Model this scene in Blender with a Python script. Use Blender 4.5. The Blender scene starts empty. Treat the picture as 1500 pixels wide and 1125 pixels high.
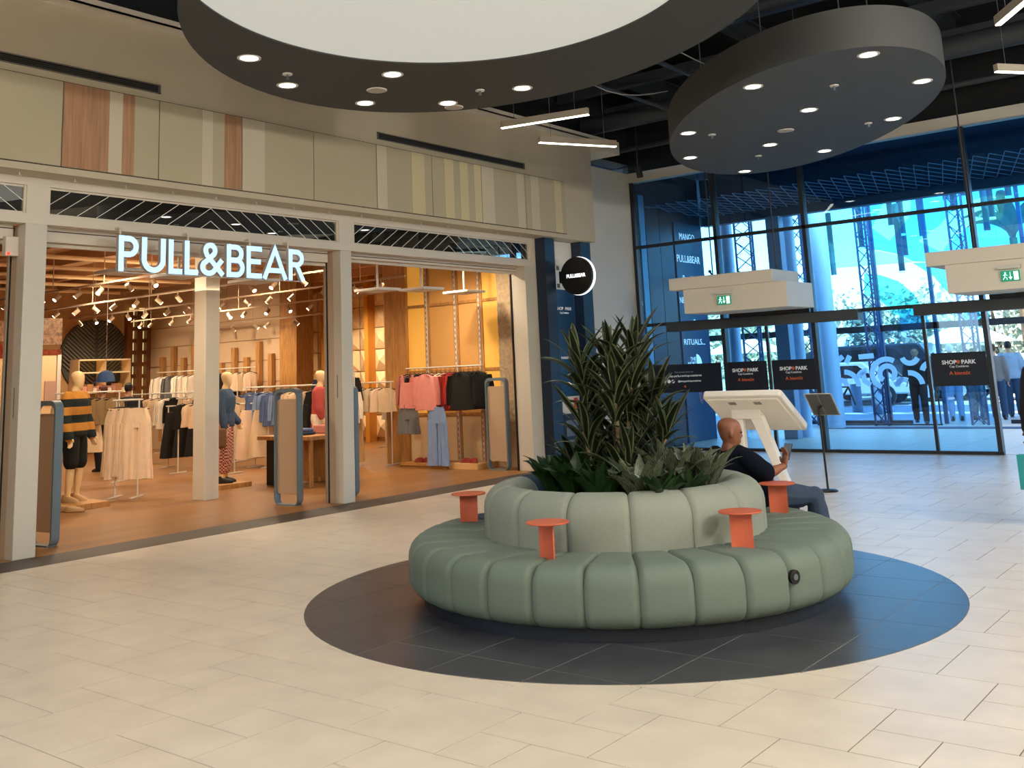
import bpy, bmesh, math, random
from mathutils import Vector, Matrix
import mathutils
R = random.Random(7)
PI = math.pi
sc = bpy.context.scene
COL = sc.collection

# ------------------------------------------------------------------ camera
CAMH = 1.6
F = 1482.636; PX, PY = 732.427, 273.579            # focal length and principal point of the (cropped) photograph, 1500x1125
V1 = Vector((1941 - PX, 491 - PY, F)).normalized()  # +Y of the hall
V2 = -Vector((-1150 - PX, 627 - PY, F)).normalized()  # +X of the hall
V2 = (V2 - V1 * V2.dot(V1)).normalized()
VZ = V2.cross(V1) * -1
VZ = V2.cross(V1)
if VZ.y > 0: VZ = -VZ
right = Vector((V2.x, V1.x, VZ.x)); down = Vector((V2.y, V1.y, VZ.y)); fwd = Vector((V2.z, V1.z, VZ.z))
cam = bpy.data.cameras.new('camera'); camo = bpy.data.objects.new('camera', cam); COL.objects.link(camo)
cam.sensor_width = 36; cam.lens = F / 1500 * 36
cam.shift_x = (750 - PX) / 1500; cam.shift_y = -(562.5 - PY) / 1500
cam.clip_end = 500
m = Matrix.Identity(4)
for i, v in enumerate((right, -down, -fwd)):
    for j in range(3): m[j][i] = v[j]
m.translation = (0, 0, CAMH)
camo.matrix_world = m
sc.camera = camo

def ray(x, y): return right * (x - PX) + down * (y - PY) + fwd * F
def gz(x, y, z=0.0):
    v = ray(x, y); return Vector((0, 0, CAMH)) + v * ((z - CAMH) / v.z)
def gx(x, y, X):
    v = ray(x, y); return Vector((0, 0, CAMH)) + v * (X / v.x)
def gy(x, y, Y):
    v = ray(x, y); return Vector((0, 0, CAMH)) + v * (Y / v.y)

# ------------------------------------------------------------------ world, sun, exposure
sc.view_settings.view_transform = 'Standard'; sc.view_settings.look = 'None'
sc.view_settings.gamma = 1; sc.view_settings.use_curve_mapping = False
sc.view_settings.exposure = 0.0
w = bpy.data.worlds.new('sky'); sc.world = w; w.use_nodes = True
nt = w.node_tree; bg = nt.nodes['Background']
sky = nt.nodes.new('ShaderNodeTexSky'); sky.sky_type = 'HOSEK_WILKIE'
sky.sun_direction = Vector((0.45, -0.45, 0.77)).normalized(); sky.turbidity = 3.0; sky.ground_albedo = 0.4
nt.links.new(sky.outputs[0], bg.inputs[0]); bg.inputs[1].default_value = 20
sun = bpy.data.lights.new('sun', 'SUN'); sun.energy = 14; sun.angle = 0.01; sun.color = (1, .95, .88)
so = bpy.data.objects.new('sun', sun); COL.objects.link(so)
so.rotation_euler = Vector((0.45, -0.45, 0.77)).to_track_quat('Z', 'Y').to_euler()

def area(name, loc, sx, sy, power, col, rot=(0, 0, 0), spread=PI):
    l = bpy.data.lights.new(name, 'AREA'); l.shape = 'RECTANGLE'; l.size = sx; l.size_y = sy; l.energy = power; l.color = col; l.spread = spread
    o = bpy.data.objects.new(name, l); COL.objects.link(o); o.location = loc; o.rotation_euler = rot; return o
def spot(name, loc, aim, power, col, ang=1.6, blend=.6, r=.05):
    l = bpy.data.lights.new(name, 'SPOT'); l.energy = power; l.color = col; l.spot_size = ang; l.spot_blend = blend; l.shadow_soft_size = r
    o = bpy.data.objects.new(name, l); COL.objects.link(o); o.location = loc
    o.rotation_euler = (Vector(loc) - Vector(aim)).to_track_quat('Z', 'Y').to_euler(); return o
WARM = (1, .81, .58); NEUT = (1, .95, .87)
# hall: added fill lights, in place of mall ceiling lights presumed out of view
area('hall_fill_light', (-2.5, -1.0, 5.3), 5, 4, 330, NEUT)
area('hall_fill_light', (1.5, 6.0, 5.3), 3, 5, 190, NEUT)
area('hall_fill_light', (-4.8, 5.5, 4.7), 3.2, 3.2, 140, NEUT)
def fill_point(loc, p, r=.25):  # unseen point fill, added so the hall walls get more light
    l = bpy.data.lights.new('hall_fill_point', 'POINT'); l.energy = p; l.color = NEUT; l.shadow_soft_size = r
    o = bpy.data.objects.new('hall_fill_point', l); COL.objects.link(o); o.location = loc
fill_point((1.5, -3, 4.2), 520); fill_point((3.2, 4, 4.2), 620); fill_point((3.0, 9, 4.2), 700); fill_point((-5.5, -4, 4.2), 180)
area('vestibule_fill', (-6.5, 22.6, 5.3), 6, 3, 520, (.75, .88, 1))  # added fill light that brightens the vestibule floor
# shop: ceiling lighting
for (x, y, p) in ((-12.3, 7.2, 62), (-12.5, 10.5, 62), (-12.0, 12.6, 50), (-15.5, 8.8, 80), (-15.5, 12.2, 80), (-19, 10.5, 90), (-19, 13.6, 90), (-22.6, 12.8, 90), (-18.5, 16.8, 140), (-12.6, 4.6, 45)):
    spot('shop_spot', (x, y, 3.85), (x, y, 0), p * 4.6, WARM, 2.5, .8, .12)
spot('stone_wall_fill', (-11.4, 12.2, 3.7), (-10.9, 13.9, 1.8), 160, WARM, 1.5, .7, .08)  # extra spot added to lift the dark stone wall
for (x, y) in ((-21, 15.2), (-19.6, 15.2), (-22.5, 15.2)):
    spot('batten_wall_fill', (x, y - 2.2, 3.4), (x, 15.5, 1.6), 130, WARM, 1.6, .7, .08)  # extra spots added to brighten the battened wall
for (x, y) in ((-13.5, 8.5), (-16.5, 11), (-20, 12)):
    area('shop_ceiling_wash', (x, y, 2.95), 2, 2, 42, WARM, (PI, 0, 0))

# ------------------------------------------------------------------ materials
def lin(c): return c / 12.92 if c <= .04045 else ((c + .055) / 1.055) ** 2.4
def hx(h): h = h.lstrip('#'); return tuple(lin(int(h[i:i + 2], 16) / 255) for i in (0, 2, 4)) + (1,)
MATS = {}
def mat(name, col='#808080', rough=.6, metal=0, emit=0, noise=0, scale=20, bump=0, coat=0, stretch=(1, 1, 1), island=0, spec=None, ecol=None, trans=0):
    if name in MATS: return MATS[name]
    m = bpy.data.materials.new(name); m.use_nodes = True; MATS[name] = m
    n = m.node_tree; p = n.nodes['Principled BSDF']; c = hx(col) if isinstance(col, str) else col
    m.diffuse_color = c
    p.inputs['Base Color'].default_value = c; p.inputs['Roughness'].default_value = rough; p.inputs['Metallic'].default_value = metal
    if spec is not None: p.inputs['Specular IOR Level'].default_value = spec
    if coat: p.inputs['Coat Weight'].default_value = coat
    if trans: p.inputs['Transmission Weight'].default_value = trans
    if emit:
        p.inputs['Emission Color'].default_value = hx(ecol) if ecol else c; p.inputs['Emission Strength'].default_value = emit
    src = None
    if noise or bump:
        tc = n.nodes.new('ShaderNodeTexCoord'); mp = n.nodes.new('ShaderNodeMapping'); mp.inputs['Scale'].default_value = stretch
        nz = n.nodes.new('ShaderNodeTexNoise'); nz.inputs['Scale'].default_value = scale; nz.inputs['Detail'].default_value = 5
        n.links.new(tc.outputs['Object'], mp.inputs[0]); n.links.new(mp.outputs[0], nz.inputs[0])
        if noise:
            mr = n.nodes.new('ShaderNodeMapRange'); mr.inputs[1].default_value = .3; mr.inputs[2].default_value = .7
            mr.inputs[3].default_value = 1 - noise; mr.inputs[4].default_value = 1 + noise
            n.links.new(nz.outputs[0], mr.inputs[0]); src = mr.outputs[0]
        if bump:
            b = n.nodes.new('ShaderNodeBump'); b.inputs['Strength'].default_value = min(1, bump); b.inputs['Distance'].default_value = .01 * max(1, bump)
            n.links.new(nz.outputs[0], b.inputs['Height']); n.links.new(b.outputs[0], p.inputs['Normal'])
    if island:
        g = n.nodes.new('ShaderNodeNewGeometry'); mr2 = n.nodes.new('ShaderNodeMapRange')
        mr2.inputs[3].default_value = 1 - island; mr2.inputs[4].default_value = 1 + island
        n.links.new(g.outputs['Random Per Island'], mr2.inputs[0])
        if src:
            mu = n.nodes.new('ShaderNodeMath'); mu.operation = 'MULTIPLY'; n.links.new(src, mu.inputs[0]); n.links.new(mr2.outputs[0], mu.inputs[1]); src = mu.outputs[0]
        else: src = mr2.outputs[0]
    if src:
        vm = n.nodes.new('ShaderNodeVectorMath'); vm.operation = 'SCALE'; vm.inputs[0].default_value = c[:3]
        n.links.new(src, vm.inputs['Scale']); n.links.new(vm.outputs[0], p.inputs['Base Color'])
    return m
def glass(name, tint, refl=.06, rough=0.0, body=0):
    m = bpy.data.materials.new(name); m.use_nodes = True; n = m.node_tree; n.nodes.clear()
    out = n.nodes.new('ShaderNodeOutputMaterial'); t = n.nodes.new('ShaderNodeBsdfTransparent'); t.inputs[0].default_value = tint + (1,)
    g = n.nodes.new('ShaderNodeBsdfGlossy'); g.inputs['Roughness'].default_value = rough
    fr = n.nodes.new('ShaderNodeFresnel'); fr.inputs[0].default_value = 1.5
    mx = n.nodes.new('ShaderNodeMixShader'); mm = n.nodes.new('ShaderNodeMath'); mm.operation = 'MULTIPLY'; mm.inputs[1].default_value = refl / .04
    mm.use_clamp = True
    n.links.new(fr.outputs[0], mm.inputs[0]); n.links.new(mm.outputs[0], mx.inputs[0]); n.links.new(t.outputs[0], mx.inputs[1]); n.links.new(g.outputs[0], mx.inputs[2])
    last = mx
    if body:
        d = n.nodes.new('ShaderNodeBsdfDiffuse'); d.inputs[0].default_value = tint + (1,); m2 = n.nodes.new('ShaderNodeMixShader'); m2.inputs[0].default_value = body
        n.links.new(mx.outputs[0], m2.inputs[1]); n.links.new(d.outputs[0], m2.inputs[2]); last = m2
    n.links.new(last.outputs[0], out.inputs[0]); return m

# ------------------------------------------------------------------ mesh helpers
class B:
    def __init__(s): s.v = []; s.f = []; s.mi = []; s.uv = None
    def add(s, vs, fs, k=0):
        o = len(s.v); s.v += [tuple(v) for v in vs]; s.f += [tuple(i + o for i in f) for f in fs]; s.mi += [k] * len(fs); return s
    def box(s, x0, x1, y0, y1, z0, z1, k=0):
        if x0 > x1: x0, x1 = x1, x0
        if y0 > y1: y0, y1 = y1, y0
        if z0 > z1: z0, z1 = z1, z0
        return s.add([(x0, y0, z0), (x1, y0, z0), (x1, y1, z0), (x0, y1, z0), (x0, y0, z1), (x1, y0, z1), (x1, y1, z1), (x0, y1, z1)],
                     [(0, 3, 2, 1), (4, 5, 6, 7), (0, 1, 5, 4), (1, 2, 6, 5), (2, 3, 7, 6), (3, 0, 4, 7)], k)
    def bar(s, a, b, wx, wy=None, k=0, up=None):
        a, b = Vector(a), Vector(b); wy = wy or wx; d = (b - a)
        if d.length < 1e-6: return s
        d.normalize(); u = Vector(up) if up else (Vector((0, 0, 1)) if abs(d.z) < .95 else Vector((1, 0, 0)))
        p = d.cross(u).normalized() * (wx / 2); q = p.cross(d).normalized() * (wy / 2)
        vs = [a - p - q, a + p - q, a + p + q, a - p + q, b - p - q, b + p - q, b + p + q, b - p + q]
        return s.add(vs, [(0, 3, 2, 1), (4, 5, 6, 7), (0, 1, 5, 4), (1, 2, 6, 5), (2, 3, 7, 6), (3, 0, 4, 7)], k)
    def cyl(s, a, b, r, n=12, r2=None, k=0, caps=True):
        a, b = Vector(a), Vector(b); d = (b - a).normalized(); u = Vector((0, 0, 1)) if abs(d.z) < .95 else Vector((1, 0, 0))
        p = d.cross(u).normalized(); q = d.cross(p); r2 = r if r2 is None else r2
        vs = [a + (p * math.cos(t) + q * math.sin(t)) * r for t in [2 * PI * i / n for i in range(n)]] + \
             [b + (p * math.cos(t) + q * math.sin(t)) * r2 for t in [2 * PI * i / n for i in range(n)]]
        fs = [(i, (i + 1) % n, n + (i + 1) % n, n + i) for i in range(n)]
        if caps: fs += [tuple(range(n))[::-1], tuple(range(n, 2 * n))]
        return s.add(vs, fs, k)
    def tube(s, pts, r, n=8, k=0):
        pts = [Vector(p) for p in pts]; rs = r if isinstance(r, (list, tuple)) else [r] * len(pts)
        vs = []; fs = []; prev = None
        for i, p in enumerate(pts):
            d = (pts[min(i + 1, len(pts) - 1)] - pts[max(i - 1, 0)]).normalized()
            if prev is None: a = d.cross(Vector((0, 0, 1)) if abs(d.z) < .9 else Vector((1, 0, 0))).normalized()
            else: a = (prev - d * prev.dot(d)).normalized()
            prev = a; b = d.cross(a)
            vs += [p + (a * math.cos(2 * PI * j / n) + b * math.sin(2 * PI * j / n)) * rs[i] for j in range(n)]
        for i in range(len(pts) - 1):
            for j in range(n): fs.append((i * n + j, i * n + (j + 1) % n, (i + 1) * n + (j + 1) % n, (i + 1) * n + j))
        fs += [tuple(range(n))[::-1], tuple(range((len(pts) - 1) * n, len(pts) * n))]
        return s.add(vs, fs, k)
    def lathe(s, prof, n=32, c=(0, 0, 0), k=0, a0=0, a1=2 * PI):
        full = abs(a1 - a0 - 2 * PI) < 1e-4; m_ = n if full else n + 1; vs = []
        for i in range(m_):
            t = a0 + (a1 - a0) * i / n
            vs += [(c[0] + r * math.cos(t), c[1] + r * math.sin(t), c[2] + z) for r, z in prof]
        L = len(prof); fs = []
        for i in range(n):
            j = (i + 1) % m_
            for q in range(L - 1): fs.append((i * L + q, j * L + q, j * L + q + 1, i * L + q + 1))
        return s.add(vs, fs, k)
    def prism(s, poly, fn, t0, t1, k=0):
        n = len(poly); vs = [fn(a, b, t0) for a, b in poly] + [fn(a, b, t1) for a, b in poly]
        return s.add(vs, [tuple(range(n))[::-1], tuple(range(n, 2 * n))] + [(i, (i + 1) % n, n + (i + 1) % n, n + i) for i in range(n)], k)
    def ball(s, c, r, nu=12, nv=8, k=0):
        rx, ry, rz = r if isinstance(r, (tuple, list)) else (r, r, r)
        vs = [(c[0], c[1], c[2] - rz)]
        for i in range(1, nv):
            a = -PI / 2 + PI * i / nv
            for j in range(nu):
                t = 2 * PI * j / nu; vs.append((c[0] + rx * math.cos(a) * math.cos(t), c[1] + ry * math.cos(a) * math.sin(t), c[2] + rz * math.sin(a)))
        vs.append((c[0], c[1], c[2] + rz)); fs = []
        for j in range(nu): fs.append((0, 1 + (j + 1) % nu, 1 + j))
        for i in range(nv - 2):
            for j in range(nu): fs.append((1 + i * nu + j, 1 + i * nu + (j + 1) % nu, 1 + (i + 1) * nu + (j + 1) % nu, 1 + (i + 1) * nu + j))
        t_ = len(vs) - 1; b_ = 1 + (nv - 2) * nu
        for j in range(nu): fs.append((b_ + j, b_ + (j + 1) % nu, t_))
        return s.add(vs, fs, k)
    def mesh(s, name, mats, smooth=None):
        me = bpy.data.meshes.new(name); me.from_pydata(s.v, [], s.f)
        if not isinstance(mats, (list, tuple)): mats = [mats]
        for m_ in mats: me.materials.append(m_)
        if len(mats) > 1: me.polygons.foreach_set('material_index', s.mi)
        if smooth is not None:
            me.shade_smooth()
            if smooth < 180: me.set_sharp_from_angle(angle=math.radians(smooth))
        me.update(); return me
    def obj(s, name, mats, parent=None, smooth=None, bevel=0, fix=False, **kw):
        me = s.mesh(name, mats, smooth)
        if fix:
            bm = bmesh.new(); bm.from_mesh(me); bmesh.ops.recalc_face_normals(bm, faces=bm.faces); bm.to_mesh(me); bm.free()
        return link(name, me, parent, bevel, **kw)
def link(name, me, parent=None, bevel=0, label=None, cat=None, group=None, kind=None):
    o = bpy.data.objects.new(name, me); COL.objects.link(o)
    if parent is not None:
        o.parent = parent; o.matrix_parent_inverse = Matrix.Translation(-Vector(parent.location))
    if bevel:
        b = o.modifiers.new('bevel', 'BEVEL'); b.width = bevel; b.segments = 2; b.limit_method = 'ANGLE'
    return tag(o, label, cat, group, kind)
def tag(o, label=None, cat=None, group=None, kind=None):
    if label: o['label'] = label
    if cat: o['category'] = cat
    if group: o['group'] = group
    if kind: o['kind'] = kind
    return o
def thing(name, label, cat, loc=(0, 0, 0), group=None, kind=None):
    o = bpy.data.objects.new(name, None); COL.objects.link(o); o.location = loc; o.empty_display_size = .1
    return tag(o, label, cat, group, kind)
def copy_tree(o, parent=None):
    c = o.copy(); COL.objects.link(c)
    if parent is not None: c.parent = parent
    for ch in list(o.children): copy_tree(ch, c)
    return c
def place(o, loc, rz=0, label=None, group=None, used=set()):
    """first use moves the prototype itself, later uses copy it with its parts"""
    r = o if o.name not in used else copy_tree(o)
    used.add(o.name)
    r.location = loc; r.rotation_euler = (0, 0, rz)
    if label: r['label'] = label
    if group: r['group'] = group
    return r
def text(s, size, mt, parent, loc, rot, name='lettering', extrude=.002, align='CENTER', sx=1.0, off=0, space=1):
    c = bpy.data.curves.new(name, 'FONT'); c.body = s; c.size = size; c.extrude = extrude; c.align_x = align; c.align_y = 'CENTER'
    c.space_character = space; c.offset = off; c.materials.append(mt)
    c.resolution_u = 3
    t_ = bpy.data.objects.new(name, c); COL.objects.link(t_); bpy.context.view_layer.update()
    me = bpy.data.meshes.new_from_object(t_.evaluated_get(bpy.context.evaluated_depsgraph_get())); bpy.data.objects.remove(t_)
    o = bpy.data.objects.new(name, me); COL.objects.link(o); o.location = loc; o.rotation_euler = rot; o.scale = (sx, 1, 1)
    if parent is not None: o.parent = parent; o.matrix_parent_inverse = Matrix.Translation(-Vector(parent.location))
    return o
ORD = ['first', 'second', 'third', 'fourth', 'fifth', 'sixth', 'seventh', 'eighth', 'ninth', 'tenth', 'eleventh', 'twelfth', 'thirteenth', 'fourteenth', 'fifteenth', 'sixteenth', 'seventeenth', 'eighteenth']

# materials used throughout
m_tile = mat('pale_stone_tile', '#cfc3b1', .36, noise=.07, scale=3.5, island=.05, spec=.5)
m_grout = mat('grout', '#4d4338', .9)
m_dark_tile = mat('charcoal_stone_tile', '#3b3c42', .33, noise=.2, scale=3, island=.1)
m_dgrout = mat('pale_grout', '#77746f', .9)
m_wall = mat('beige_plaster', '#bdb19a', .75, noise=.015, scale=4)
m_white = mat('white_plaster', '#d9d6cf', .7)
m_frame = mat('cream_metal', '#cfc6b8', .45)
m_navy = mat('navy_cladding', '#0a1e36', .35)
m_steel = mat('brushed_grey_metal', '#6f7780', .4, metal=.6)
m_dframe = mat('anthracite_frame', '#2c3036', .4, metal=.3)
m_black = mat('black_plastic', '#0c0d10', .45)
m_ceil = mat('black_painted_ceiling', '#0d1116', .9)
m_pipe = mat('dark_grey_pipe', '#30353b', .6)
m_whitelit = mat('lit_white', '#fff6e6', .5, emit=9)

# ================================================================== THE SETTING
# ---- hall floor: pattern of 2x2, 2x1 and 1x1 stone tiles
UX, UY, X0, Y0 = .2915, .309, -4.11, 3.75
SC = Vector((-4.22, 6.60, 0))                        # centre of the round sofa
IC, IR = Vector((-4.26, 6.62, 0)), 2.31              # dark round inlay
fl = B().box(-9.9, 4.5, -7, 17.4, -.12, -.003).obj('floor', m_grout, kind='structure')
tiles = []
for m_ in range(-40, 41):
    for n_ in range(-40, 41):
        oi, oj = 3 * m_ + n_, -m_ + 2 * n_
        for (a, b, cw, ch) in ((1, -1, 2, 2), (3, 0, 2, 1), (3, -1, 1, 1)):
            x0 = X0 + (oi + a) * UX; y0 = Y0 + (oj + b) * UY; x1 = x0 + cw * UX; y1 = y0 + ch * UY
            x1c = min(x1, 4.5); x0c = max(x0, -9.62); y1c = min(y1, 17.4); y0c = max(y0, -7)
            if x1c - x0c < .03 or y1c - y0c < .03: continue
            far = max((Vector((x, y, 0)) - IC).length for x in (x0c, x1c) for y in (y0c, y1c))
            if far < IR - .01: continue
            cx, cy = (x0c + x1c) / 2, (y0c + y1c) / 2
            fz = Vector((cx, cy, -CAMH)).dot(fwd); vis = False
            if fz > .5:
                u = PX + F * Vector((cx, cy, -CAMH)).dot(right) / fz; v = PY + F * Vector((cx, cy, -CAMH)).dot(down) / fz
                vis = -90 < u < 1590 and v < 1230
            tiles.append((not vis, math.hypot(cx, cy), x0c, x1c, y0c, y1c))
tiles.sort()
g = .003
stuff = B()
for i, (nv, d, x0, x1, y0, y1) in enumerate(tiles):
    b = B() if i < 298 else stuff
    b.box(x0 + g, x1 - g, y0 + g, y1 - g, -.03, 0)
    if i < 298: b.obj('tile', m_tile, fl)
stuff.obj('distant_tiles', m_tile, fl, kind='stuff')
# ---- round inlay of charcoal tiles, cut by the circle
inl = B().lathe([(0.001, -.02), (IR, -.02), (IR, .002), (0.001, .002)], 96, (IC.x, IC.y, 0)).obj('trim_1', m_dgrout, kind='structure')
inl['label'] = 'round inlay of charcoal tiles set in the pale floor'
def clip_circle(poly, c, r, n=96):
    for i in range(n):
        a0, a1 = 2 * PI * i / n, 2 * PI * (i + 1) / n
        p0 = (c[0] + r * math.cos(a0), c[1] + r * math.sin(a0)); p1 = (c[0] + r * math.cos(a1), c[1] + r * math.sin(a1))
        ex, ey = p1[0] - p0[0], p1[1] - p0[1]; out = []
        def side(p): return ex * (p[1] - p0[1]) - ey * (p[0] - p0[0])
        for k in range(len(poly)):
            a, b = poly[k], poly[(k + 1) % len(poly)]; sa, sb = side(a), side(b)
            if sa >= 0: out.append(a)
            if (sa > 0 > sb) or (sa < 0 < sb):
                t = sa / (sa - sb); out.append((a[0] + (b[0] - a[0]) * t, a[1] + (b[1] - a[1]) * t))
        poly = out
        if len(poly) < 3: return []
    return poly
for i in range(-8, 9):
    for j in range(-8, 12):
        x0 = X0 + 2 * i * UX; y0 = Y0 + 3 * UY + 2 * j * UY
        if math.hypot(x0 + UX - IC.x, y0 + UY - IC.y) > IR + .6: continue
        p = clip_circle([(x0 + .003, y0 + .003), (x0 + 2 * UX - .003, y0 + .003), (x0 + 2 * UX - .003, y0 + 2 * UY - .003), (x0 + .004, y0 + 2 * UY - .004)], IC, IR - .003)
        if p: B().prism(p, lambda a, b, t: (a, b, t), -.01, .003).obj('tile', m_dark_tile, inl)
# ---- dark threshold strip, shop floor
th = B().box(-10.19, -9.62, -7, 13.9, -.1, 0).box(-10.19, -9.62, 13.9, 15.1, -.1, 0).obj('trim_2', mat('threshold_stone', '#37332e', .5, noise=.1), kind='structure')
th['label'] = 'dark stone threshold strip along the shopfront'
m_wood = mat('shop_wood_floor', '#8c6238', .35, noise=.22, scale=3.0, stretch=(1, .12, 1), bump=.05)
B().box(-25, -10.19, -2, 18.7, -.1, 0).obj('floor', m_wood, kind='structure')['label'] = 'warm wood floor of the clothes shop'
B().box(-10.6, -9.9, 15.1, 17.4, -.1, -.001).obj('floor', m_tile, kind='structure')

# ---- fascia wall above the shopfront (x = -9.88) with its panels, and the wall beyond
FX = -9.88
wl = B().box(-10.45, FX, -7, 15.1, 3.795, 5.6).obj('wall_left', m_wall, kind='structure')
wl['label'] = 'beige bulkhead wall above the clothes shop'
m_p = mat('panel_sage_beige', '#b3a88e', .7); m_ps = mat('panel_pale_stripe', '#c9bda7', .7); m_pw = mat('panel_wood', '#a57c5c', .6, noise=.22, scale=5, stretch=(1, 6, .3))
m_py = mat('panel_cream_stripe', '#cdbf98', .7); m_joint = mat('dark_joint', '#3a2f28', .8)
B().box(FX, FX + .004, -.2, 14.22, 3.865, 4.785).obj('joint_backing', m_joint, wl)
P = 1.13; ys = [14.205 - P * k for k in range(13)]
stripes = {  # panel k (from the right end): fractions of its width (from left): (f0, f1, material)
    0: [(.12, .32, m_ps), (.72, .9, m_py)], 1: [(.0, .27, m_ps), (.8, .97, m_ps)], 2: [(.24, .42, m_py), (.55, .72, m_py), (.85, 1, m_py)],
    3: [(0, .17, m_ps), (.62, .86, m_py)], 5: [(0, .30, m_ps)], 6: [(.5, .63, m_ps), (.78, 1.0, m_pw)], 7: [(0, .46, m_pw), (.46, .6, m_ps), (.6, .73, m_pw)]}
for k in range(13):
    y1 = ys[k]; y0 = y1 - P
    pn = B().box(FX, FX + .018, y0 + .006, y1 - .006, 3.875, 4.775).obj('panel', m_p, wl)
    for (a, b_, mm) in stripes.get(k, []):
        B().box(FX + .018, FX + .021, y0 + .006 + a * (P - .012), y0 + .006 + b_ * (P - .012), 3.876, 4.774).obj('stripe', mm, pn)
# crown ledge
b = B(); b.box(-10.4, -9.66, -7, 15.15, 5.6, 5.62); b.box(-9.68, -9.66, -7, 15.75, 5.6, 5.68); b.box(-10.4, -9.66, 15.15, 15.75, 5.44, 5.62)
b.obj('trim_3', mat('ledge_white', '#d6cdbf', .6), kind='structure')['label'] = 'pale ledge along the top of the bulkhead wall'
# corner wall beyond the fascia, x = -10.47
B().box(-10.7, -10.47, 13.97, 17.35, 0, 5.4).obj('wall_corner', m_white, kind='structure')
B().box(-10.5, 4.5, 17.25, 17.5, 5.21, 5.39).obj('trim_4', mat('beam_white', '#c9c5bb', .6), kind='structure')['label'] = 'white beam on top of the glass wall'
# soffit edge & sprinkler hooks under the fascia
for i, y in enumerate([4.82 + .59 * k for k in range(15)]):
    t = thing('sprinkler_head', f'small cream sprinkler under the bulkhead, {ORD[i]} from the left', 'sprinkler', (-10.03, y, 3.795), 'sprinklers under the bulkhead')
    B().cyl((-10.03, y, 3.795), (-10.03, y, 3.765), .008, 6).obj('stem', m_frame, t); B().cyl((-10.03, y, 3.765), (-10.03, y, 3.76), .022, 8).obj('deflector', m_frame, t)
# rooms' far shell so that reflections and light behave (right and back of the hall)
B().box(4.5, 4.7, -7, 17.5, 0, 7.4).obj('wall_right', m_wall, kind='structure')
B().box(-10.2, 4.5, -7.2, -7, 0, 7.4).obj('wall_back', m_wall, kind='structure')
B().box(-25, 4.7, -7.2, 18.9, 7.4, 7.5).obj('ceiling', m_ceil, kind='structure')
B().box(-10.9, -10.5, -7, 17.5, 5.6, 7.4).box(-10.5, 4.5, 17.4, 17.6, 5.39, 7.4).obj('wall_upper', m_ceil, kind='structure')['label'] = 'black painted wall above the beams'

# ---- ceiling services: beams, pipes, ducts
def pipe(name, label, cat, a, b, r, mt=m_pipe, n=10): return B().cyl(a, b, r, n).obj(name, mt, smooth=50, label=label, cat=cat)
for i, (x, z) in enumerate(((-9.2, 6.6), (-6.6, 6.7), (-4.0, 6.7), (-1.4, 6.6), (1.2, 6.6))):
    t = thing('steel_beam', f'dark steel roof beam running toward the glass wall, {ORD[i]} from the left', 'beam', (x, 5, z), 'roof beams running toward the glass')
    B().box(x - .1, x + .1, -7, 17.3, z, z + .03).obj('lower_flange', m_pipe, t); B().box(x - .1, x + .1, -7, 17.3, z + .3, z + .33).obj('upper_flange', m_pipe, t)
    B().box(x - .01, x + .01, -7, 17.3, z + .03, z + .3).obj('web', m_pipe, t)
for i, y in enumerate((9.6, 11.4, 13.1, 14.9, 16.5)):
    t = thing('steel_beam', f'dark cross beam of the roof, {ORD[i]} from the camera', 'beam', (-3, y, 6.4), 'roof cross beams')
    B().box(-10.4, 4.4, y - .07, y + .07, 6.4, 6.43).obj('lower_flange', m_pipe, t); B().box(-10.4, 4.4, y - .01, y + .01, 6.43, 6.6).obj('web', m_pipe, t)
pipe('round_duct', 'wide dark round duct close to the glass wall', 'duct', (-10.3, 15.6, 6.05), (4.4, 15.6, 6.05), .17, n=16)
pipe('round_duct', 'round duct crossing above the oval ceiling disc', 'duct', (-10.3, 12.2, 6.2), (4.4, 12.2, 6.2), .09, n=14)
pipe('pipe', 'thin dark pipe crossing behind the ceiling ring', 'pipe', (-10.3, 10.4, 6.1), (4.4, 10.4, 6.1), .035)
pipe('pipe', 'thin dark pipe running toward the glass wall beside the ring', 'pipe', (-8.4, 6, 6.0), (-8.4, 17, 6.0), .03)
pipe('pipe', 'thin dark pipe above the left linear lamps', 'pipe', (-7.4, 6, 6.2), (-7.4, 17, 6.2), .04)
pipe('pipe', 'dark pipe close to the top of the glass wall', 'pipe', (-10.3, 16.7, 5.75), (4.4, 16.7, 5.75), .05)
for i, (x0_, y0_) in enumerate(((-4.2, 8.3), (-2.9, 9.0), (-5.3, 9.5))):
    t = thing('roof_light_panel', f'blue tinted rooflight pane in the dark ceiling, {ORD[i]} from the right ring edge', 'rooflight', (x0_, y0_, 7.3), 'rooflight panes')
    B().box(x0_, x0_ + 1.1, y0_, y0_ + .3, 7.32, 7.36).obj('pane', mat('rooflight', '#2b6fb5', .4, emit=.55), t)
    B().box(x0_ - .05, x0_ + 1.15, y0_ - .05, y0_, 7.28, 7.38).box(x0_ - .05, x0_ + 1.15, y0_ + .3, y0_ + .35, 7.28, 7.38).obj('frame', m_pipe, t)
t = thing('cable_tray', 'dark wire cable tray above the oval ceiling disc', 'cable tray', (-4, 8.9, 6.3))
b = B(); b.bar((-9, 8.8, 6.3), (3, 8.8, 6.3), .02, .06); b.bar((-9, 9.1, 6.3), (3, 9.1, 6.3), .02, .06); b.obj('side_rail', m_pipe, t)
b = B(); [b.bar((-9 + .25 * i, 8.8, 6.28), (-9 + .25 * i, 9.1, 6.28), .012) for i in range(48)]; b.obj('rungs', m_pipe, t, kind='stuff')
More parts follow.
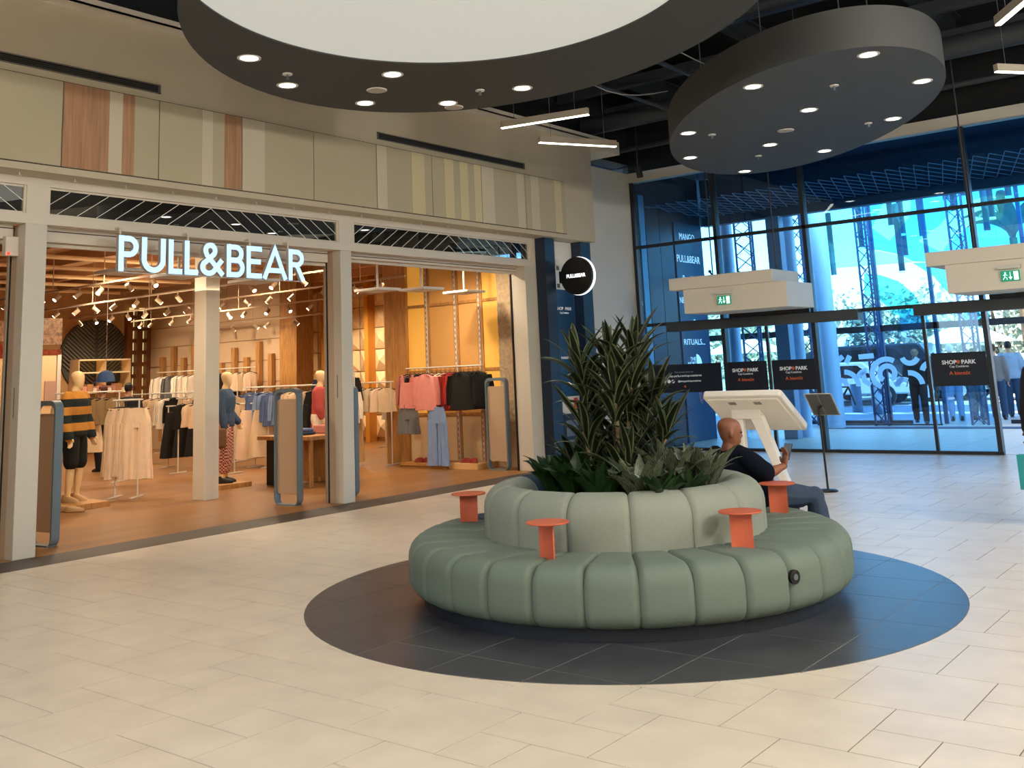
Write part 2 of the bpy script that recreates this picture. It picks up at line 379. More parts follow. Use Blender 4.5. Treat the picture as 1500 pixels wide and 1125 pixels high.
for i, (a, c, s) in enumerate((((-6.0, 8.9, 6.3), (-5.2, 11.0, 5.05), -.25), ((-7.4, 9.6, 6.2), (-6.2, 11.4, 5.1), -.5))):
    a, c = Vector(a), Vector(c)
    B().tube([a.lerp(c, k / 10) + Vector((0, 0, s * math.sin(PI * k / 10))) for k in range(11)], .008, 5).obj('cable', mat('grey_cable', '#8a8f92', .6), label=('loose grey cable hanging left of the oval disc', 'long sagging grey cable between ring and oval disc')[i], cat='cable')
# sprinkler / projector head near the corner
t = thing('projector', 'small black spotlight hanging in front of the white beam corner', 'spotlight', (-9.55, 16.2, 5.1))
B().cyl((-9.55, 16.2, 7.4), (-9.55, 16.2, 5.22), .015, 6).obj('stem', m_black, t); B().cyl((-9.55, 16.2, 5.26), (-9.55, 16.25, 5.06), .06, 10).obj('can', m_black, t)

# ---- ceiling ring and oval disc
def ell(c, ax, deg, n=96):
    a = math.radians(deg); return [(c[0] + ax[0] * math.cos(t) * math.cos(a) - ax[1] * math.sin(t) * math.sin(a), c[1] + ax[0] * math.cos(t) * math.sin(a) + ax[1] * math.sin(t) * math.cos(a)) for t in [2 * PI * i / n for i in range(n)]]
def resample(pts, c, n=120):
    out = []
    for i in range(n):
        a = 2 * PI * i / n; d = (math.cos(a), math.sin(a)); best = 0
        for k in range(len(pts)):
            p, q = pts[k], pts[(k + 1) % len(pts)]; ex, ey = q[0] - p[0], q[1] - p[1]; den = d[0] * ey - d[1] * ex
            if abs(den) < 1e-9: continue
            tt = ((p[0] - c[0]) * ey - (p[1] - c[1]) * ex) / den; uu = ((p[0] - c[0]) * d[1] - (p[1] - c[1]) * d[0]) / den
            if tt > 0 and -1e-6 <= uu <= 1 + 1e-6: best = max(best, tt)
        out.append((c[0] + d[0] * best, c[1] + d[1] * best))
    return out
ZR = 4.6
m_disc = mat('dark_grey_board', '#3a3c3b', .7)
ci = (-4.80, 5.48)
outer = resample(ell((-5.36, 6.39), (3.19, 2.38), 150.8), ci); inner = resample(ell(ci, (2.3, 1.99), -47.07), ci)
ring = thing('ceiling_ring', 'huge dark grey ring canopy with a glowing stretched centre, top of the picture', 'ceiling ring', (ci[0], ci[1], ZR))
n = 120; vs = []; fs = []
for (ring_pts, z) in ((outer, ZR), (outer, ZR + .35), (inner, ZR + .35), (inner, ZR)): vs += [(x, y, z) for x, y in ring_pts]
for q in range(4):
    for i in range(n): fs.append((q * n + i, q * n + (i + 1) % n, ((q + 1) % 4) * n + (i + 1) % n, ((q + 1) % 4) * n + i))
B().add(vs, fs).obj('body', m_disc, ring, smooth=40, fix=True)
b = B(); b.add([(x, y, ZR + .012) for x, y in inner] + [(x, y, ZR + .2) for x, y in inner], [tuple(range(n))[::-1], tuple(range(n, 2 * n))])
b.obj('light_panel', mat('glowing_membrane', '#9a9a92', .8, emit=.46, ecol='#f6f8ee'), ring)
for x, y in ((-7.2, 7.4), (-3.4, 7.5), (-6.6, 4.2), (-3, 3.6)): B().cyl((x, y, ZR + .33), (x, y, 7.4), .006, 5).obj('suspension_cable', m_steel, ring)
disc = thing('ceiling_disc', 'dark grey oval ceiling disc hung before the glass wall', 'ceiling disc', (-5.04, 12.54, ZR))
el = ell((-5.04, 12.54), (3.33, 1.54), -53.67)
B().prism(el, lambda a, b_, t_: (a, b_, t_), ZR, ZR + .43).obj('body', mat('dark_grey_board_2', '#46484a', .7), disc, smooth=40, fix=True)
for x, y in ((-3.5, 10.3), (-3.3, 10.6), (-6.3, 12.6), (-4.9, 11.5), (-5.6, 14.4)): B().cyl((x, y, ZR + .42), (x, y, 7.4), .007, 5).obj('suspension_cable', m_steel, disc)
pd = thing('downlight', 'x', 'downlight'); B().lathe([(.085, -.004), (.11, -.006), (.112, 0), (.085, 0)], 24).obj('rim', m_white, pd, smooth=40)
B().lathe([(.0005, -.002), (.086, -.002)], 24).obj('lens', m_whitelit, pd)
ps = thing('ceiling_speaker', 'x', 'speaker'); B().lathe([(.0005, -.012), (.09, -.01), (.1, 0)], 24).obj('grille', mat('speaker_grille', '#b5aca3', .7), ps, smooth=40); B().lathe([(.1, -.008), (.108, -.006), (.11, 0)], 24).obj('rim', m_white, ps)
pk = thing('sprinkler_head', 'x', 'sprinkler'); B().cyl((0, 0, 0), (0, 0, -.012), .05, 12).obj('plate', m_white, pk); B().cyl((0, 0, -.01), (0, 0, -.05), .012, 6).obj('stem', m_steel, pk); B().cyl((0, 0, -.05), (0, 0, -.055), .02, 8).obj('deflector', m_steel, pk)
for i, (x, y) in enumerate([(365, 85), (421, 125), (535, 151), (575, 109), (656, 151), (765, 129)]):
    place(pd, gz(x, y, ZR), 0, f'round downlight in the ceiling ring, {ORD[i]} from the left', 'downlights in the ceiling ring')
for i, (x, y) in enumerate([(1008, 195), (1011, 231), (1091, 251), (1103, 127), (1128, 212), (1185, 161), (1208, 221), (1272, 80), (1308, 174), (1351, 119)]):
    place(pd, gz(x, y, ZR), 0, f'round downlight in the oval ceiling disc, {ORD[i]} from the left', 'downlights in the oval disc')
for i, (x, y) in enumerate([(552, 132), (665, 157), (1151, 191)]):
    place(ps, gz(x, y, ZR), 0, ('round ceiling speaker in the ring between the downlights', 'round ceiling speaker at the outer edge of the ring', 'round ceiling speaker in the middle of the oval disc')[i], 'ceiling speakers')
for i, (x, y) in enumerate([(421, 108), (703, 132), (1043, 197), (1111, 228), (1222, 125), (1272, 180)]):
    place(pk, gz(x, y, ZR), 0, ('left sprinkler in the ceiling ring', 'right sprinkler in the ceiling ring', 'leftmost sprinkler in the oval disc', 'second sprinkler from the left in the oval disc', 'third sprinkler from the left in the oval disc', 'rightmost sprinkler in the oval disc')[i], 'sprinklers in the ceiling discs')
# hall lights of the downlights themselves
for (x, y) in ((-7.6, 6.6), (-6.6, 8.3), (-5.3, 12.6), (-3.6, 11.2), (-6.4, 13.5)):
    spot('downlight_beam', (x, y, 4.55), (x, y, 0), 110, NEUT, 2.0, .7, .08)
# ---- linear lamps
def lamp(label, p, q, z=4.9, wl=2.5):
    a, b_ = gz(*p, z), gz(*q, z); t = thing('linear_lamp', label, 'lamp', a, 'white linear lamps')
    up = Vector((0, 0, .045))
    B().bar(a + up * 1.1, b_ + up * 1.1, .07, .09).obj('housing', mat('lamp_housing', '#b9b0a2', .5), t)
    B().bar(a, b_, .055, .012).obj('diffuser', mat('lamp_diffuser', '#fff3dc', .5, emit=6), t)
    for f_ in (.15, .85):
        c = a.lerp(b_, f_); B().cyl(c + up * 2, c + Vector((0, 0, wl)), .004, 4).obj('suspension_wire', m_steel, t)
lamp('white linear lamp left of the oval disc, the farther back tilted up', (735, 188), (862, 168))
lamp('white linear lamp right above the ledge corner', (790, 209), (902, 215))
lamp('large white linear lamp slanting into the upper right corner', (1462, 37), (1560, -46), wl=1.68)
lamp('white linear lamp at the right edge below the slanting one', (1459, 105), (1560, 109), wl=1.49)

# ---- air vents on the fascia
for i, (y0, y1) in enumerate(((1.2, 6.31), (9.72, 13.1))):
    t = thing('air_vent', ('long dark slotted air vent on the bulkhead, left', 'long dark slotted air vent on the bulkhead, right')[i], 'vent', (FX, y0, 4.86), 'slotted air vents')
    b = B(); b.box(FX, FX + .012, y0, y1, 4.86, 4.873).box(FX, FX + .012, y0, y1, 4.952, 4.965).box(FX, FX + .012, y0, y0 + .03, 4.86, 4.965).box(FX, FX + .012, y1 - .03, y1, 4.86, 4.965).obj('frame', mat('vent_grey', '#7a746c', .5, metal=.4), t)
    B().box(FX, FX + .002, y0 + .02, y1 - .02, 4.87, 4.955).obj('backing', m_black, t)
    for k in range(3): B().box(FX + .002, FX + .012, y0 + .02, y1 - .02, 4.888 + .02 * k, 4.892 + .02 * k).obj('slat', mat('vent_slat', '#4a4743', .5), t)

# ================================================================== SHOPFRONT (x = -10.2)
SX = -10.2
m_pane = glass('shop_transom_glass', (.10, .105, .10), .30, body=.05)
m_line = mat('etched_line', '#e8e6dc', .5)
bays = ((1.0, 4.99), (5.23, 9.28), (9.56, 13.57))
hd = B()
hd.box(SX - .3, SX, -2, 13.78, 3.71, 3.795)
hd.box(SX - .12, SX, -2, 13.78, 3.31, 3.41)
for (a, b_) in ((4.99, 5.23), (9.28, 9.56), (13.57, 13.78)): hd.box(SX - .12, SX, a, b_, 3.41, 3.71)
hd = hd.obj('trim_5', m_frame, kind='structure'); hd['label'] = 'cream metal header frame over the shop openings'
for i, (a, b_) in enumerate(bays):
    wn = B().box(SX - .06, SX - .04, a, b_, 3.41, 3.435).box(SX - .06, SX - .04, a, b_, 3.69, 3.71).box(SX - .06, SX - .02, a, a + .02, 3.41, 3.71).box(SX - .06, SX - .02, b_ - .02, b_, 3.41, 3.71).obj(f'window_{i + 1}', m_frame, kind='structure')
    wn['label'] = ('narrow transom window over the left shop bay', 'narrow transom window above the big letters', 'narrow transom window over the right shop bay')[i]
    B().box(SX - .05, SX - .044, a + .02, b_ - .02, 3.435, 3.69).obj('pane', m_pane, wn)
    mid = (a + b_) / 2; run, z0_, z1_ = .36, 3.437, 3.688
    for k in range(-1, 14):                                   # etched lines leaning up toward the middle
        for sg in (-1, 1):
            yt = sg * k * .222; yb = yt + sg * run; lim = (b_ - a) / 2 - .022      # distances from the middle, signed
            t0, t1 = 0.0, 1.0                                    # along bottom -> top
            ab, at_ = abs(yb) if yb * sg > 0 else -abs(yb), (abs(yt) if yt * sg >= 0 else -abs(yt))
            if ab > lim: t0 = (ab - lim) / (ab - at_)
            if at_ < 0: t1 = ab / (ab - at_)
            if t0 >= t1 - .05 or (k == 0 and sg == 1 and False): continue
            ya, yc = mid + sg * (ab + (at_ - ab) * t0), mid + sg * (ab + (at_ - ab) * t1)
            B().bar((SX - .042, ya, z0_ + (z1_ - z0_) * t0), (SX - .042, yc, z0_ + (z1_ - z0_) * t1), .006, .003, up=(1, 0, 0)).obj('etched_line', m_line, wn)
m_post = mat('shop_post', '#c5bfb2', .45)
for i, (a, b_) in enumerate(((4.99, 5.22), (9.30, 9.50), (13.40, 13.78))):
    t = B().box(SX - (.16, .16, .3)[i], SX, a, b_, 0, 3.31).obj('trim_6', m_post, kind='structure', bevel=.006); t['label'] = ('pale post between the left and middle shop bays', 'pale post between the middle and right shop bays', 'wide cream jamb at the right end of the shopfront')[i]
    if i < 2:
        B().box(SX - .28, SX - .16, a - .0, b_ - .02, 0, 3.31).obj('side_panel', mat('post_side', '#b9a68f', .5), t)
        B().box(SX - .33, SX - .29, a - .02, a + .10, 0, 3.31).obj('door_rail', mat('rail_metal', '#a99a86', .5), t)
        B().box(SX - .30, SX - .27, a - .01, a + .03, 0, 3.25).obj('door_gap', m_black, t)
        B().box(SX - .1, SX - .09, a - .004, a, 1.35, 1.65).obj('latch_plate', m_steel, t)
B().box(SX - .325, SX - .302, 13.38, 13.5, 0, 3.31).obj('trim_7', m_black, kind='structure')['label'] = 'black gap beside the right jamb'
# roller shutter housing behind the header
for i, (a, b_) in enumerate(((1.0, 4.96), (5.22, 9.25), (9.5, 13.4))):
    t = thing('roller_shutter', ('rolled shutter bar above the left shop opening', 'rolled shutter bar behind the big letters', 'rolled shutter bar above the right shop opening')[i], 'shutter', (SX - .25, a, 3.2), 'rolled shutters')
    B().box(SX - .3, SX - .2, a, b_, 3.16 if i < 2 else 3.24, 3.33).obj('housing', m_frame, t); B().box(SX - .21, SX - .195, a, b_, 3.27, 3.28).obj('slot', m_joint, t)
    B().cyl((SX - .25, a + .02, 3.13 if i < 2 else 3.21), (SX - .25, b_ - .02, 3.13 if i < 2 else 3.21), .022, 8).obj('bottom_rail', m_frame, t)
t = thing('alarm_box', 'small cream alarm box with a red light on the left post', 'alarm', (SX - .2, 4.9, 3.0)); B().box(SX - .2, SX - .12, 4.85, 4.99, 2.98, 3.18).obj('case', m_frame, t, bevel=.008); B().ball((SX - .115, 4.88, 3.0), .014).obj('lamp', mat('red_led', '#ff2a20', .4, emit=4), t)

# ---- the big letters, each its own part
m_let = mat('letter_face', '#a9d2ff', .5, emit=1.05, ecol='#b4d8ff'); m_letside = mat('letter_side', '#b9b4ae', .5)
def stroke(b, pts, w, closed=False, d0=0, d1=.05, k=0):
    """flat ribbon of width w along 2-D points, extruded from d0 to d1"""
    n = len(pts); L = []; Rr = []
    for i in range(n):
        if closed: a, c = pts[i - 1], pts[(i + 1) % n]
        else: a, c = pts[max(i - 1, 0)], pts[min(i + 1, n - 1)]
        p = pts[i]
        d1_ = Vector((p[0] - a[0], p[1] - a[1])); d2_ = Vector((c[0] - p[0], c[1] - p[1]))
        if d1_.length < 1e-7: d1_ = d2_
        if d2_.length < 1e-7: d2_ = d1_
        d1_.normalize(); d2_.normalize(); t = (d1_ + d2_)
        if t.length < 1e-4: t = d1_
        t.normalize(); nn = Vector((-t.y, t.x)); s = min(2.2, 1 / max(.3, nn.dot(Vector((-d1_.y, d1_.x))))) * w / 2
        L.append((p[0] + nn.x * s, p[1] + nn.y * s)); Rr.append((p[0] - nn.x * s, p[1] - nn.y * s))
    for i in range(n if closed else n - 1):
        j = (i + 1) % n
        b.prism([L[i], Rr[i], Rr[j], L[j]], lambda a_, c_, t_: (t_, a_, c_), d0, d1, k)
def arc(cx, cy, rx, ry, a0, a1, n=14): return [(cx + rx * math.cos(math.radians(a0 + (a1 - a0) * i / n)), cy + ry * math.sin(math.radians(a0 + (a1 - a0) * i / n))) for i in range(n + 1)]
def letter(ch, w, h, s):
    """strokes of one letter in a w x h cell, stroke width s"""
    hs = s / 2; W, H = w - hs, h - hs
    if ch == 'P': return [([(hs, 0), (hs, h)]), ([(hs, H)] + arc(w * .5, H - h * .26 + hs * .5, W - w * .5, h * .26 - hs * .5, 90, -90) + [(hs, H - h * .52 + hs)])]
    if ch == 'U': return [[(hs, h), (hs, h * .38)] + arc(w / 2, h * .38, w / 2 - hs, h * .38 - hs, 180, 360) + [(W, h)]]
    if ch == 'L': return [[(hs, h), (hs, hs), (w, hs)]]
    if ch == 'B': return [[(hs, 0), (hs, h)], [(hs, H)] + arc(w * .5, H - h * .225 + hs * .3, W * .93 - w * .5, h * .225 - hs * .3, 90, -90) + [(hs, H - h * .45 + hs * .6)], [(hs, h * .52)] + arc(w * .55, (h * .52 + hs) / 2, W - w * .55, (h * .52 - hs) / 2, 90, -90) + [(hs, hs)]]
    if ch == 'E': return [[(w, H), (hs, H), (hs, hs), (w, hs)], [(hs, h * .52), (w * .93, h * .52)]]
    if ch == 'A': return [[(hs * .9, 0), (w / 2, h - hs * .6), (w - hs * .9, 0)], [(w * .22, h * .28), (w * .78, h * .28)]]
    if ch == 'R': return [[(hs, 0), (hs, h)], [(hs, H)] + arc(w * .48, H - h * .24 + hs * .4, W * .95 - w * .48, h * .24 - hs * .4, 90, -90) + [(hs, H - h * .48 + hs * .8)], [(w * .5, h * .5), (w - hs * .7, 0)]]
    if ch == '&': return [[(w - hs * .4, hs * .5), (w * .28, h * .62)] + arc(w * .42, h * .76, w * .2, h * .24 - hs, 215, -40, 16) + [(w * .3, h * .46)] + arc(w * .36, h * .26, w * .36 - hs, h * .26 - hs, 120, 330, 14) + [(w * .92, h * .5)]]
sign = thing('shop_sign', 'big white lit PULL&BEAR letters hung in the middle shop opening', 'sign', (-10.1, 5.97, 2.85))
cells = [('P', 5.97, 6.21), ('U', 6.25, 6.55), ('L', 6.59, 6.77), ('L', 6.80, 6.98), ('&', 7.01, 7.34), ('B', 7.38, 7.64), ('E', 7.67, 7.90), ('A', 7.91, 8.30), ('R', 8.32, 8.58)]
for ch, y0, y1 in cells:
    wd, s = y1 - y0, .062; face = B(); 
    for pts in letter(ch, wd, .395, s):
        q = [(y0 + a, 2.852 + c) for a, c in pts]; stroke(face, q, s, False, -10.145, -10.092, 1); stroke(face, q, s, False, -10.0925, -10.0895, 0)
    face.obj('letter', [m_let, m_letside], sign)
for y in (6.0, 6.86, 7.74, 8.33): B().cyl((-10.12, y, 2.95), (-10.12, y, 3.33), .012, 8).box(-10.205, -10.108, y - .02, y + .02, 3.32, 3.34).obj('hanging_rod', m_frame, sign)
B().box(-10.125, -10.115, 5.98, 8.57, 2.84, 2.85).obj('bottom_bar', m_letside, sign)

# ---- blue pillars, screen and fire cabinet right of the shopfront
for i, (a, b_) in enumerate(((13.70, 13.98), (14.77, 15.08))):
    t = B().box(-10.19, -9.99, a, b_, 0, 3.79).obj('trim_8', mat('midnight_blue_pillar', '#0d2138', .4), kind='structure', bevel=.004); t['label'] = ('dark blue pillar right beside the shopfront jamb', 'dark blue pillar right of the round sign')[i]
dp = thing('directory_board', 'tall blue directory board standing between the two dark blue pillars', 'board', (-10.2, 14.45, 0))
B().box(-10.3, -10.19, 13.98, 14.77, 1.13, 2.95).obj('panel', mat('directory_blue', '#123f66', .4), dp)
B().box(-10.3, -10.2, 13.98, 14.77, 2.95, 3.79).obj('backing', m_white, dp)
B().box(-10.3, -10.2, 13.98, 14.77, .85, 1.13).obj('lower_panel', m_white, dp)
RY = (PI / 2, 0, PI / 2)
m_txt = mat('white_lettering', '#e6ecf2', .5, emit=.15); m_otxt = mat('orange_lettering', '#d2633c', .5)
text('SHOP   PARK', .078, m_txt, dp, (-10.185, 14.45, 2.62), RY); text('o', .07, m_otxt, dp, (-10.185, 14.46, 2.625), RY)
text('Cap Costières', .045, m_txt, dp, (-10.185, 14.45, 2.55), RY)
text('Retrouvez-nous', .04, m_txt, dp, (-10.185, 14.55, 2.12), RY); text('MANGO', .06, m_txt, dp, (-10.185, 14.4, 1.78), RY)
for z in (3.43, 3.46):
    pass
for i, y in enumerate((14.2, 14.66)): B().box(-10.19, -10.14, y, y + .08, 3.36, 3.46).obj('clip', m_frame, dp)
fc = thing('fire_hose_cabinet', 'dark fire hose cabinet with a red edged notice, behind the tall plant', 'cabinet', (-10.15, 14.5, 0))
B().box(-10.2, -10.1, 14.14, 14.75, 0, .84).obj('body', m_black, fc); B().box(-10.1, -10.09, 14.2, 14.55, .48, .74).obj('upper_pane', mat('cabinet_grey', '#555759', .3), fc); B().box(-10.1, -10.09, 14.2, 14.55, .1, .42).obj('lower_pane', mat('cabinet_grey'), fc)
[B().box(-10.19, -10.18, y_, y_ + .1, .9, 1.1).obj('fire_notice', mat('notice_red', '#b4442f', .5), fc) for y_ in (14.14, 14.6)]
bs = thing('round_sign', 'round black projecting shop sign with a lit white rim', 'sign', (-9.97, 14.1, 3.13))
def disc_y(b, c, r, y0, y1, n=40, k=0): return b.cyl((c[0], y0, c[2]), (c[0], y1, c[2]), r, n, k=k)
disc_y(B(), (-9.66, 0, 3.13), .318, 14.10, 14.16).obj('face', m_black, bs, smooth=40); disc_y(B(), (-9.66, 0, 3.13), .325, 14.162, 14.215).obj('lit_rim', mat('lit_rim', '#ffffff', .5, emit=1.6), bs, smooth=40)
B().box(-10.0, -9.94, 14.09, 14.17, 3.03, 3.23).box(-9.97, -9.9, 14.11, 14.15, 3.07, 3.19).obj('arm', m_black, bs)
[B().box(-9.972, -9.962, 13.98, 14.05, z_, z_ + .07).obj('fixing_plate', m_steel, bs) for z_ in (3.25, 2.95)]
text('PULL&BEAR', .085, mat('bright_lettering', '#ffffff', .5, emit=1.2), bs, (-9.66, 14.097, 3.13), (PI / 2, 0, 0), space=.85, off=.002)

# ================================================================== THE GLASS WALL (y = 17.35)
GY = 17.35
m_glass = glass('entrance_glass', (.60, .87, 1.0), .06)
gw = B().box(-10.46, -10.395, GY - .02, GY + .12, 0, 5.21).obj('window_4', m_dframe, kind='structure'); gw['label'] = 'blue tinted glass wall of the entrance'
def mull(x, z0, z1, wd=.07, dp_=.14): B().box(x - wd / 2, x + wd / 2, GY - .02, GY + dp_, z0, z1).obj('mullion', m_dframe, gw, bevel=.004)
for x, z0, z1 in ((-8.66, 0, 5.21), (-6.93, 0, 5.21), (-4.15, 0, 5.21), (-1.38, 0, 5.21), (1.4, 0, 5.21), (4.2, 0, 5.21)): mull(x, z0, z1)
for x in (-7.81, -5.08): mull(x, 0, 2.25, .05, .06)
for z, a, b_ in ((3.9, -10.4, 4.4), (2.36, -10.4, 4.4)): B().box(a, b_, GY - .02, GY + .06, z - .03, z + .03).obj('transom', m_dframe, gw)
for a, b_ in ((-10.4, -6.98), (-6.88, -4.1)): B().box(a, b_, GY - .03, GY + .05, 0, .05).obj('bottom_rail', m_dframe, gw)
B().box(-9.72, -6.06, GY - .22, GY + .04, 2.2, 2.37).obj('door_operator', mat('operator_grey', '#3d4247', .45), gw); B().box(-5.15, -1.0, GY - .22, GY + .04, 2.2, 2.37).obj('door_operator', mat('operator_grey'), gw)
xs = (-10.4, -8.66, -6.93, -4.15, -1.38, 1.4, 4.2)
for a, b_ in zip(xs[:-1], xs[1:]):
    for z0, z1 in ((2.39, 3.87), (3.93, 5.21)): B().box(a + .035, b_ - .035, GY + .015, GY + .027, z0, z1).obj('pane', m_glass, gw)
for a, b_ in ((-10.4, -8.69), (-8.63, -7.84), (-7.78, -6.96), (-6.9, -5.11), (-5.05, -4.18), (-1.35, 1.37), (1.43, 4.17)):
    B().box(a, b_, GY + .015, GY + .027, .05, 2.33).obj('pane', m_glass, gw)
# banners on the doors
m_ban = mat('banner_navy', '#0d1a2b', .45)
def banner(label, x0, x1, kind):
    t = thing('door_banner', label, 'banner', ((x0 + x1) / 2, GY, 1.05), 'navy banners on the glass doors')
    B().box(x0, x1, GY - .012, GY - .004, 1.06, 1.585).obj('sheet', m_ban, t); c = (x0 + x1) / 2; rx = (PI / 2, 0, 0); y = GY - .016
    if kind == 0:
        text('Retrouvez-nous sur', .05, mat('grey_lettering', '#8fa0b0', .5), t, (c, y, 1.44), rx); text('shop-park.com/cap-costieres', .062, m_txt, t, (c, y, 1.37), rx)
        text('@shopparkcapcostieres', .05, m_txt, t, (c + .1, y, 1.27), rx)
        for k in range(3): B().cyl((c - .42 + .085 * k, y, 1.27), (c - .42 + .085 * k, y + .004, 1.27), .034, 14).obj('round_icon', m_txt, t)
        B().cyl((c, y, 1.17), (c, y + .004, 1.17), .022, 10).obj('orange_mark', m_otxt, t)
    else:
        text('SHOP   PARK', .088, m_txt, t, (c, y, 1.43), rx, off=.002); B().cyl((c - .005, y, 1.435), (c - .005, y + .004, 1.435), .03, 12).obj('orange_mark', m_otxt, t)
        text('Cap Costières', .05, m_txt, t, (c, y, 1.365), rx); text('A bientôt', .082, m_otxt, t, (c, y, 1.26), rx, off=.001)
banner('wide navy banner with web address, leftmost on the glass doors', -10.3, -8.76, 0)
banner('navy banner with A bientôt, second from the left on the glass doors', -8.70, -7.86, 1)
banner('navy banner with A bientôt, directly above the information stand', -7.76, -6.97, 1)
banner('navy banner with A bientôt at the right end of the glass wall', -5.02, -4.19, 1)

# ---- the two boxy air curtains with exit signs
m_box = mat('air_curtain_white', '#e8e0d2', .55); m_green = mat('exit_green', '#0d8f72', .5, emit=.5); m_exitw = mat('exit_white', '#e8fff6', .5, emit=1.1)
for i, (x0, x1, xs_) in enumerate(((-8.70, -6.79, -7.9), (-4.28, -1.9, -3.39))):
    t = thing('air_curtain', ('boxy white air curtain hung left in front of the entrance', 'boxy white air curtain hung at the right edge of the entrance')[i], 'air curtain', ((x0 + x1) / 2, 16.5, 2.45), 'white air curtains')
    B().box(x0, x1, 16.0, 17.12, 2.45, 2.875).obj('body', m_box, t, bevel=.01)
    B().box(x0 - .26, x1 - .22 if i == 0 else x1, 15.98, 17.1, 2.877, 3.09).obj('top_shell', m_box, t, bevel=.01)
    for x in (x0 + .3, x1 - .4): B().cyl((x, 16.6, 3.09), (x, 16.6, 6.4), .012, 6).obj('hanger', m_pipe, t)
    B().box(x0 + .3, x1 - .1, 17.12, 17.2, 2.38, 2.45).obj('bracket', m_black, t)
    e = thing('exit_sign', ('green exit sign on the left white air curtain', 'green exit sign on the right white air curtain')[i], 'exit sign', (xs_, 15.99, 2.6), 'green exit signs')
    B().box(xs_ - .15, xs_ + .15, 15.93, 15.995, 2.74, 2.79).obj('base', m_white, e); B().box(xs_ - .125, xs_ + .125, 15.955, 15.965, 2.56, 2.71).obj('plate', m_green, e)
    b = B(); y = 15.948
    b.box(xs_ + .045, xs_ + .105, y, y + .006, 2.575, 2.695)                                            # door
    b.bar((xs_, y, 2.69), (xs_, y, 2.61), .012, .005); b.add([(xs_ - .025, y, 2.62), (xs_ + .025, y, 2.62), (xs_, y, 2.58)], [(0, 1, 2)])
    b.ball((xs_ - .065, y, 2.68), (.012, .004, .012), 8, 6)
    for p, q in (((-.065, 2.67), (-.075, 2.625)), ((-.075, 2.625), (-.045, 2.605)), ((-.045, 2.605), (-.05, 2.58)), ((-.075, 2.625), (-.1, 2.585)), ((-.065, 2.66), (-.095, 2.645)), ((-.065, 2.66), (-.035, 2.64))):
        b.bar((xs_ + p[0], y, p[1]), (xs_ + q[0], y, q[1]), .012, .005)
    b.obj('running_figure', m_exitw, e)

# ================================================================== ROUND SOFA
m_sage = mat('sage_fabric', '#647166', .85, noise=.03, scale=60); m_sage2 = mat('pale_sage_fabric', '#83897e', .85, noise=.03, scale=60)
m_nav = mat('navy_fabric', '#1c3448', .8); m_plinth = mat('plinth_navy', '#0c1622', .6); m_or = mat('orange_metal', '#c45e40', .5)
sofa = thing('round_sofa', 'round sage green channelled sofa ring around the planter', 'sofa', (SC.x, SC.y, 0))
B().lathe([(1.30, .004), (1.48, .004), (1.48, .12), (1.30, .12)], 60, (SC.x, SC.y, 0)).obj('plinth', m_plinth, sofa)
def seg_mesh(prof_fn, a0, a1, na=14, bulge=.03, sides=True):
    """swept cushion: the profile swells between its seams"""
    b = B(); L = None; vs = []
    for i in range(na + 1):
        u = i / na; a = a0 + (a1 - a0) * u
        e = abs(2 * u - 1); puff = (1 - e ** 10) ** .5 if e < 1 else 0
        pr = prof_fn(puff); L = len(pr)
        vs += [(SC.x + r * math.cos(a), SC.y + r * math.sin(a), z) for r, z in pr]
    fs = []
    for i in range(na):
        for q in range(L): fs.append((i * L + q, (i + 1) * L + q, (i + 1) * L + (q + 1) % L, i * L + (q + 1) % L))
    fs += [tuple(range(L))[::-1], tuple(range(na * L, (na + 1) * L))]
    return b.add(vs, fs)
def rnd(c, r, a0, a1, n=5): return [(c[0] + r * math.cos(math.radians(a0 + (a1 - a0) * i / n)), c[1] + r * math.sin(math.radians(a0 + (a1 - a0) * i / n))) for i in range(n + 1)]
def seat_prof(p):
    d = .026 * (1 - p); ro = 1.585 - d; zt = .445 - d * 1.1
    return [(.98, .10)] + rnd((ro - .11, .19), .11, -80, 0, 5) + rnd((ro - .12, zt - .12), .12, 0, 88, 6) + [(1.2, zt - .005), (.98, zt - .012)]
def back_prof(p):
    d = .024 * (1 - p); ro = 1.025 - d; ri = .70 + d; zt = .785 - d; rr = (ro - ri) / 2
    return [(ri, .12), (ro, .12), (ro, .5)] + rnd((ro - rr, zt - rr), rr, 0, 180, 12) + [(ri, .5)]
A0 = math.radians(-55); dS = math.radians(12); dBk = math.radians(24)
for k in range(30):
    a = A0 + k * dS; deg = math.degrees(a + dS / 2) % 360
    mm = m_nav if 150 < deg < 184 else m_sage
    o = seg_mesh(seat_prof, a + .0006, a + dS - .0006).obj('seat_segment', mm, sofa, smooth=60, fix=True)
    if mm is m_nav: o['label'] = 'navy seat segment'
for k in range(15):
    a = A0 + k * dBk; deg = math.degrees(a + dBk / 2) % 360
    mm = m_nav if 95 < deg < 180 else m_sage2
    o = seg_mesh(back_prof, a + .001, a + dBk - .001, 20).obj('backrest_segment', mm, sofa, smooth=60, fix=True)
    if mm is m_nav: o['label'] = 'navy backrest segment'
B().lathe([(.001, .62), (.74, .62)], 40, (SC.x, SC.y, 0)).obj('planter_floor', mat('potting_soil', '#1d1712', .95, noise=.3, scale=30, bump=1), sofa)
# loudspeaker socket in the seat front
sp_dir = None
pS = gz(1165, 850, .26)
aS = math.atan2(pS.y - SC.y, pS.x - SC.x); aS = math.atan2(gy(1165, 850, pS.y).y - SC.y, gy(1165, 850, pS.y).x - SC.x)
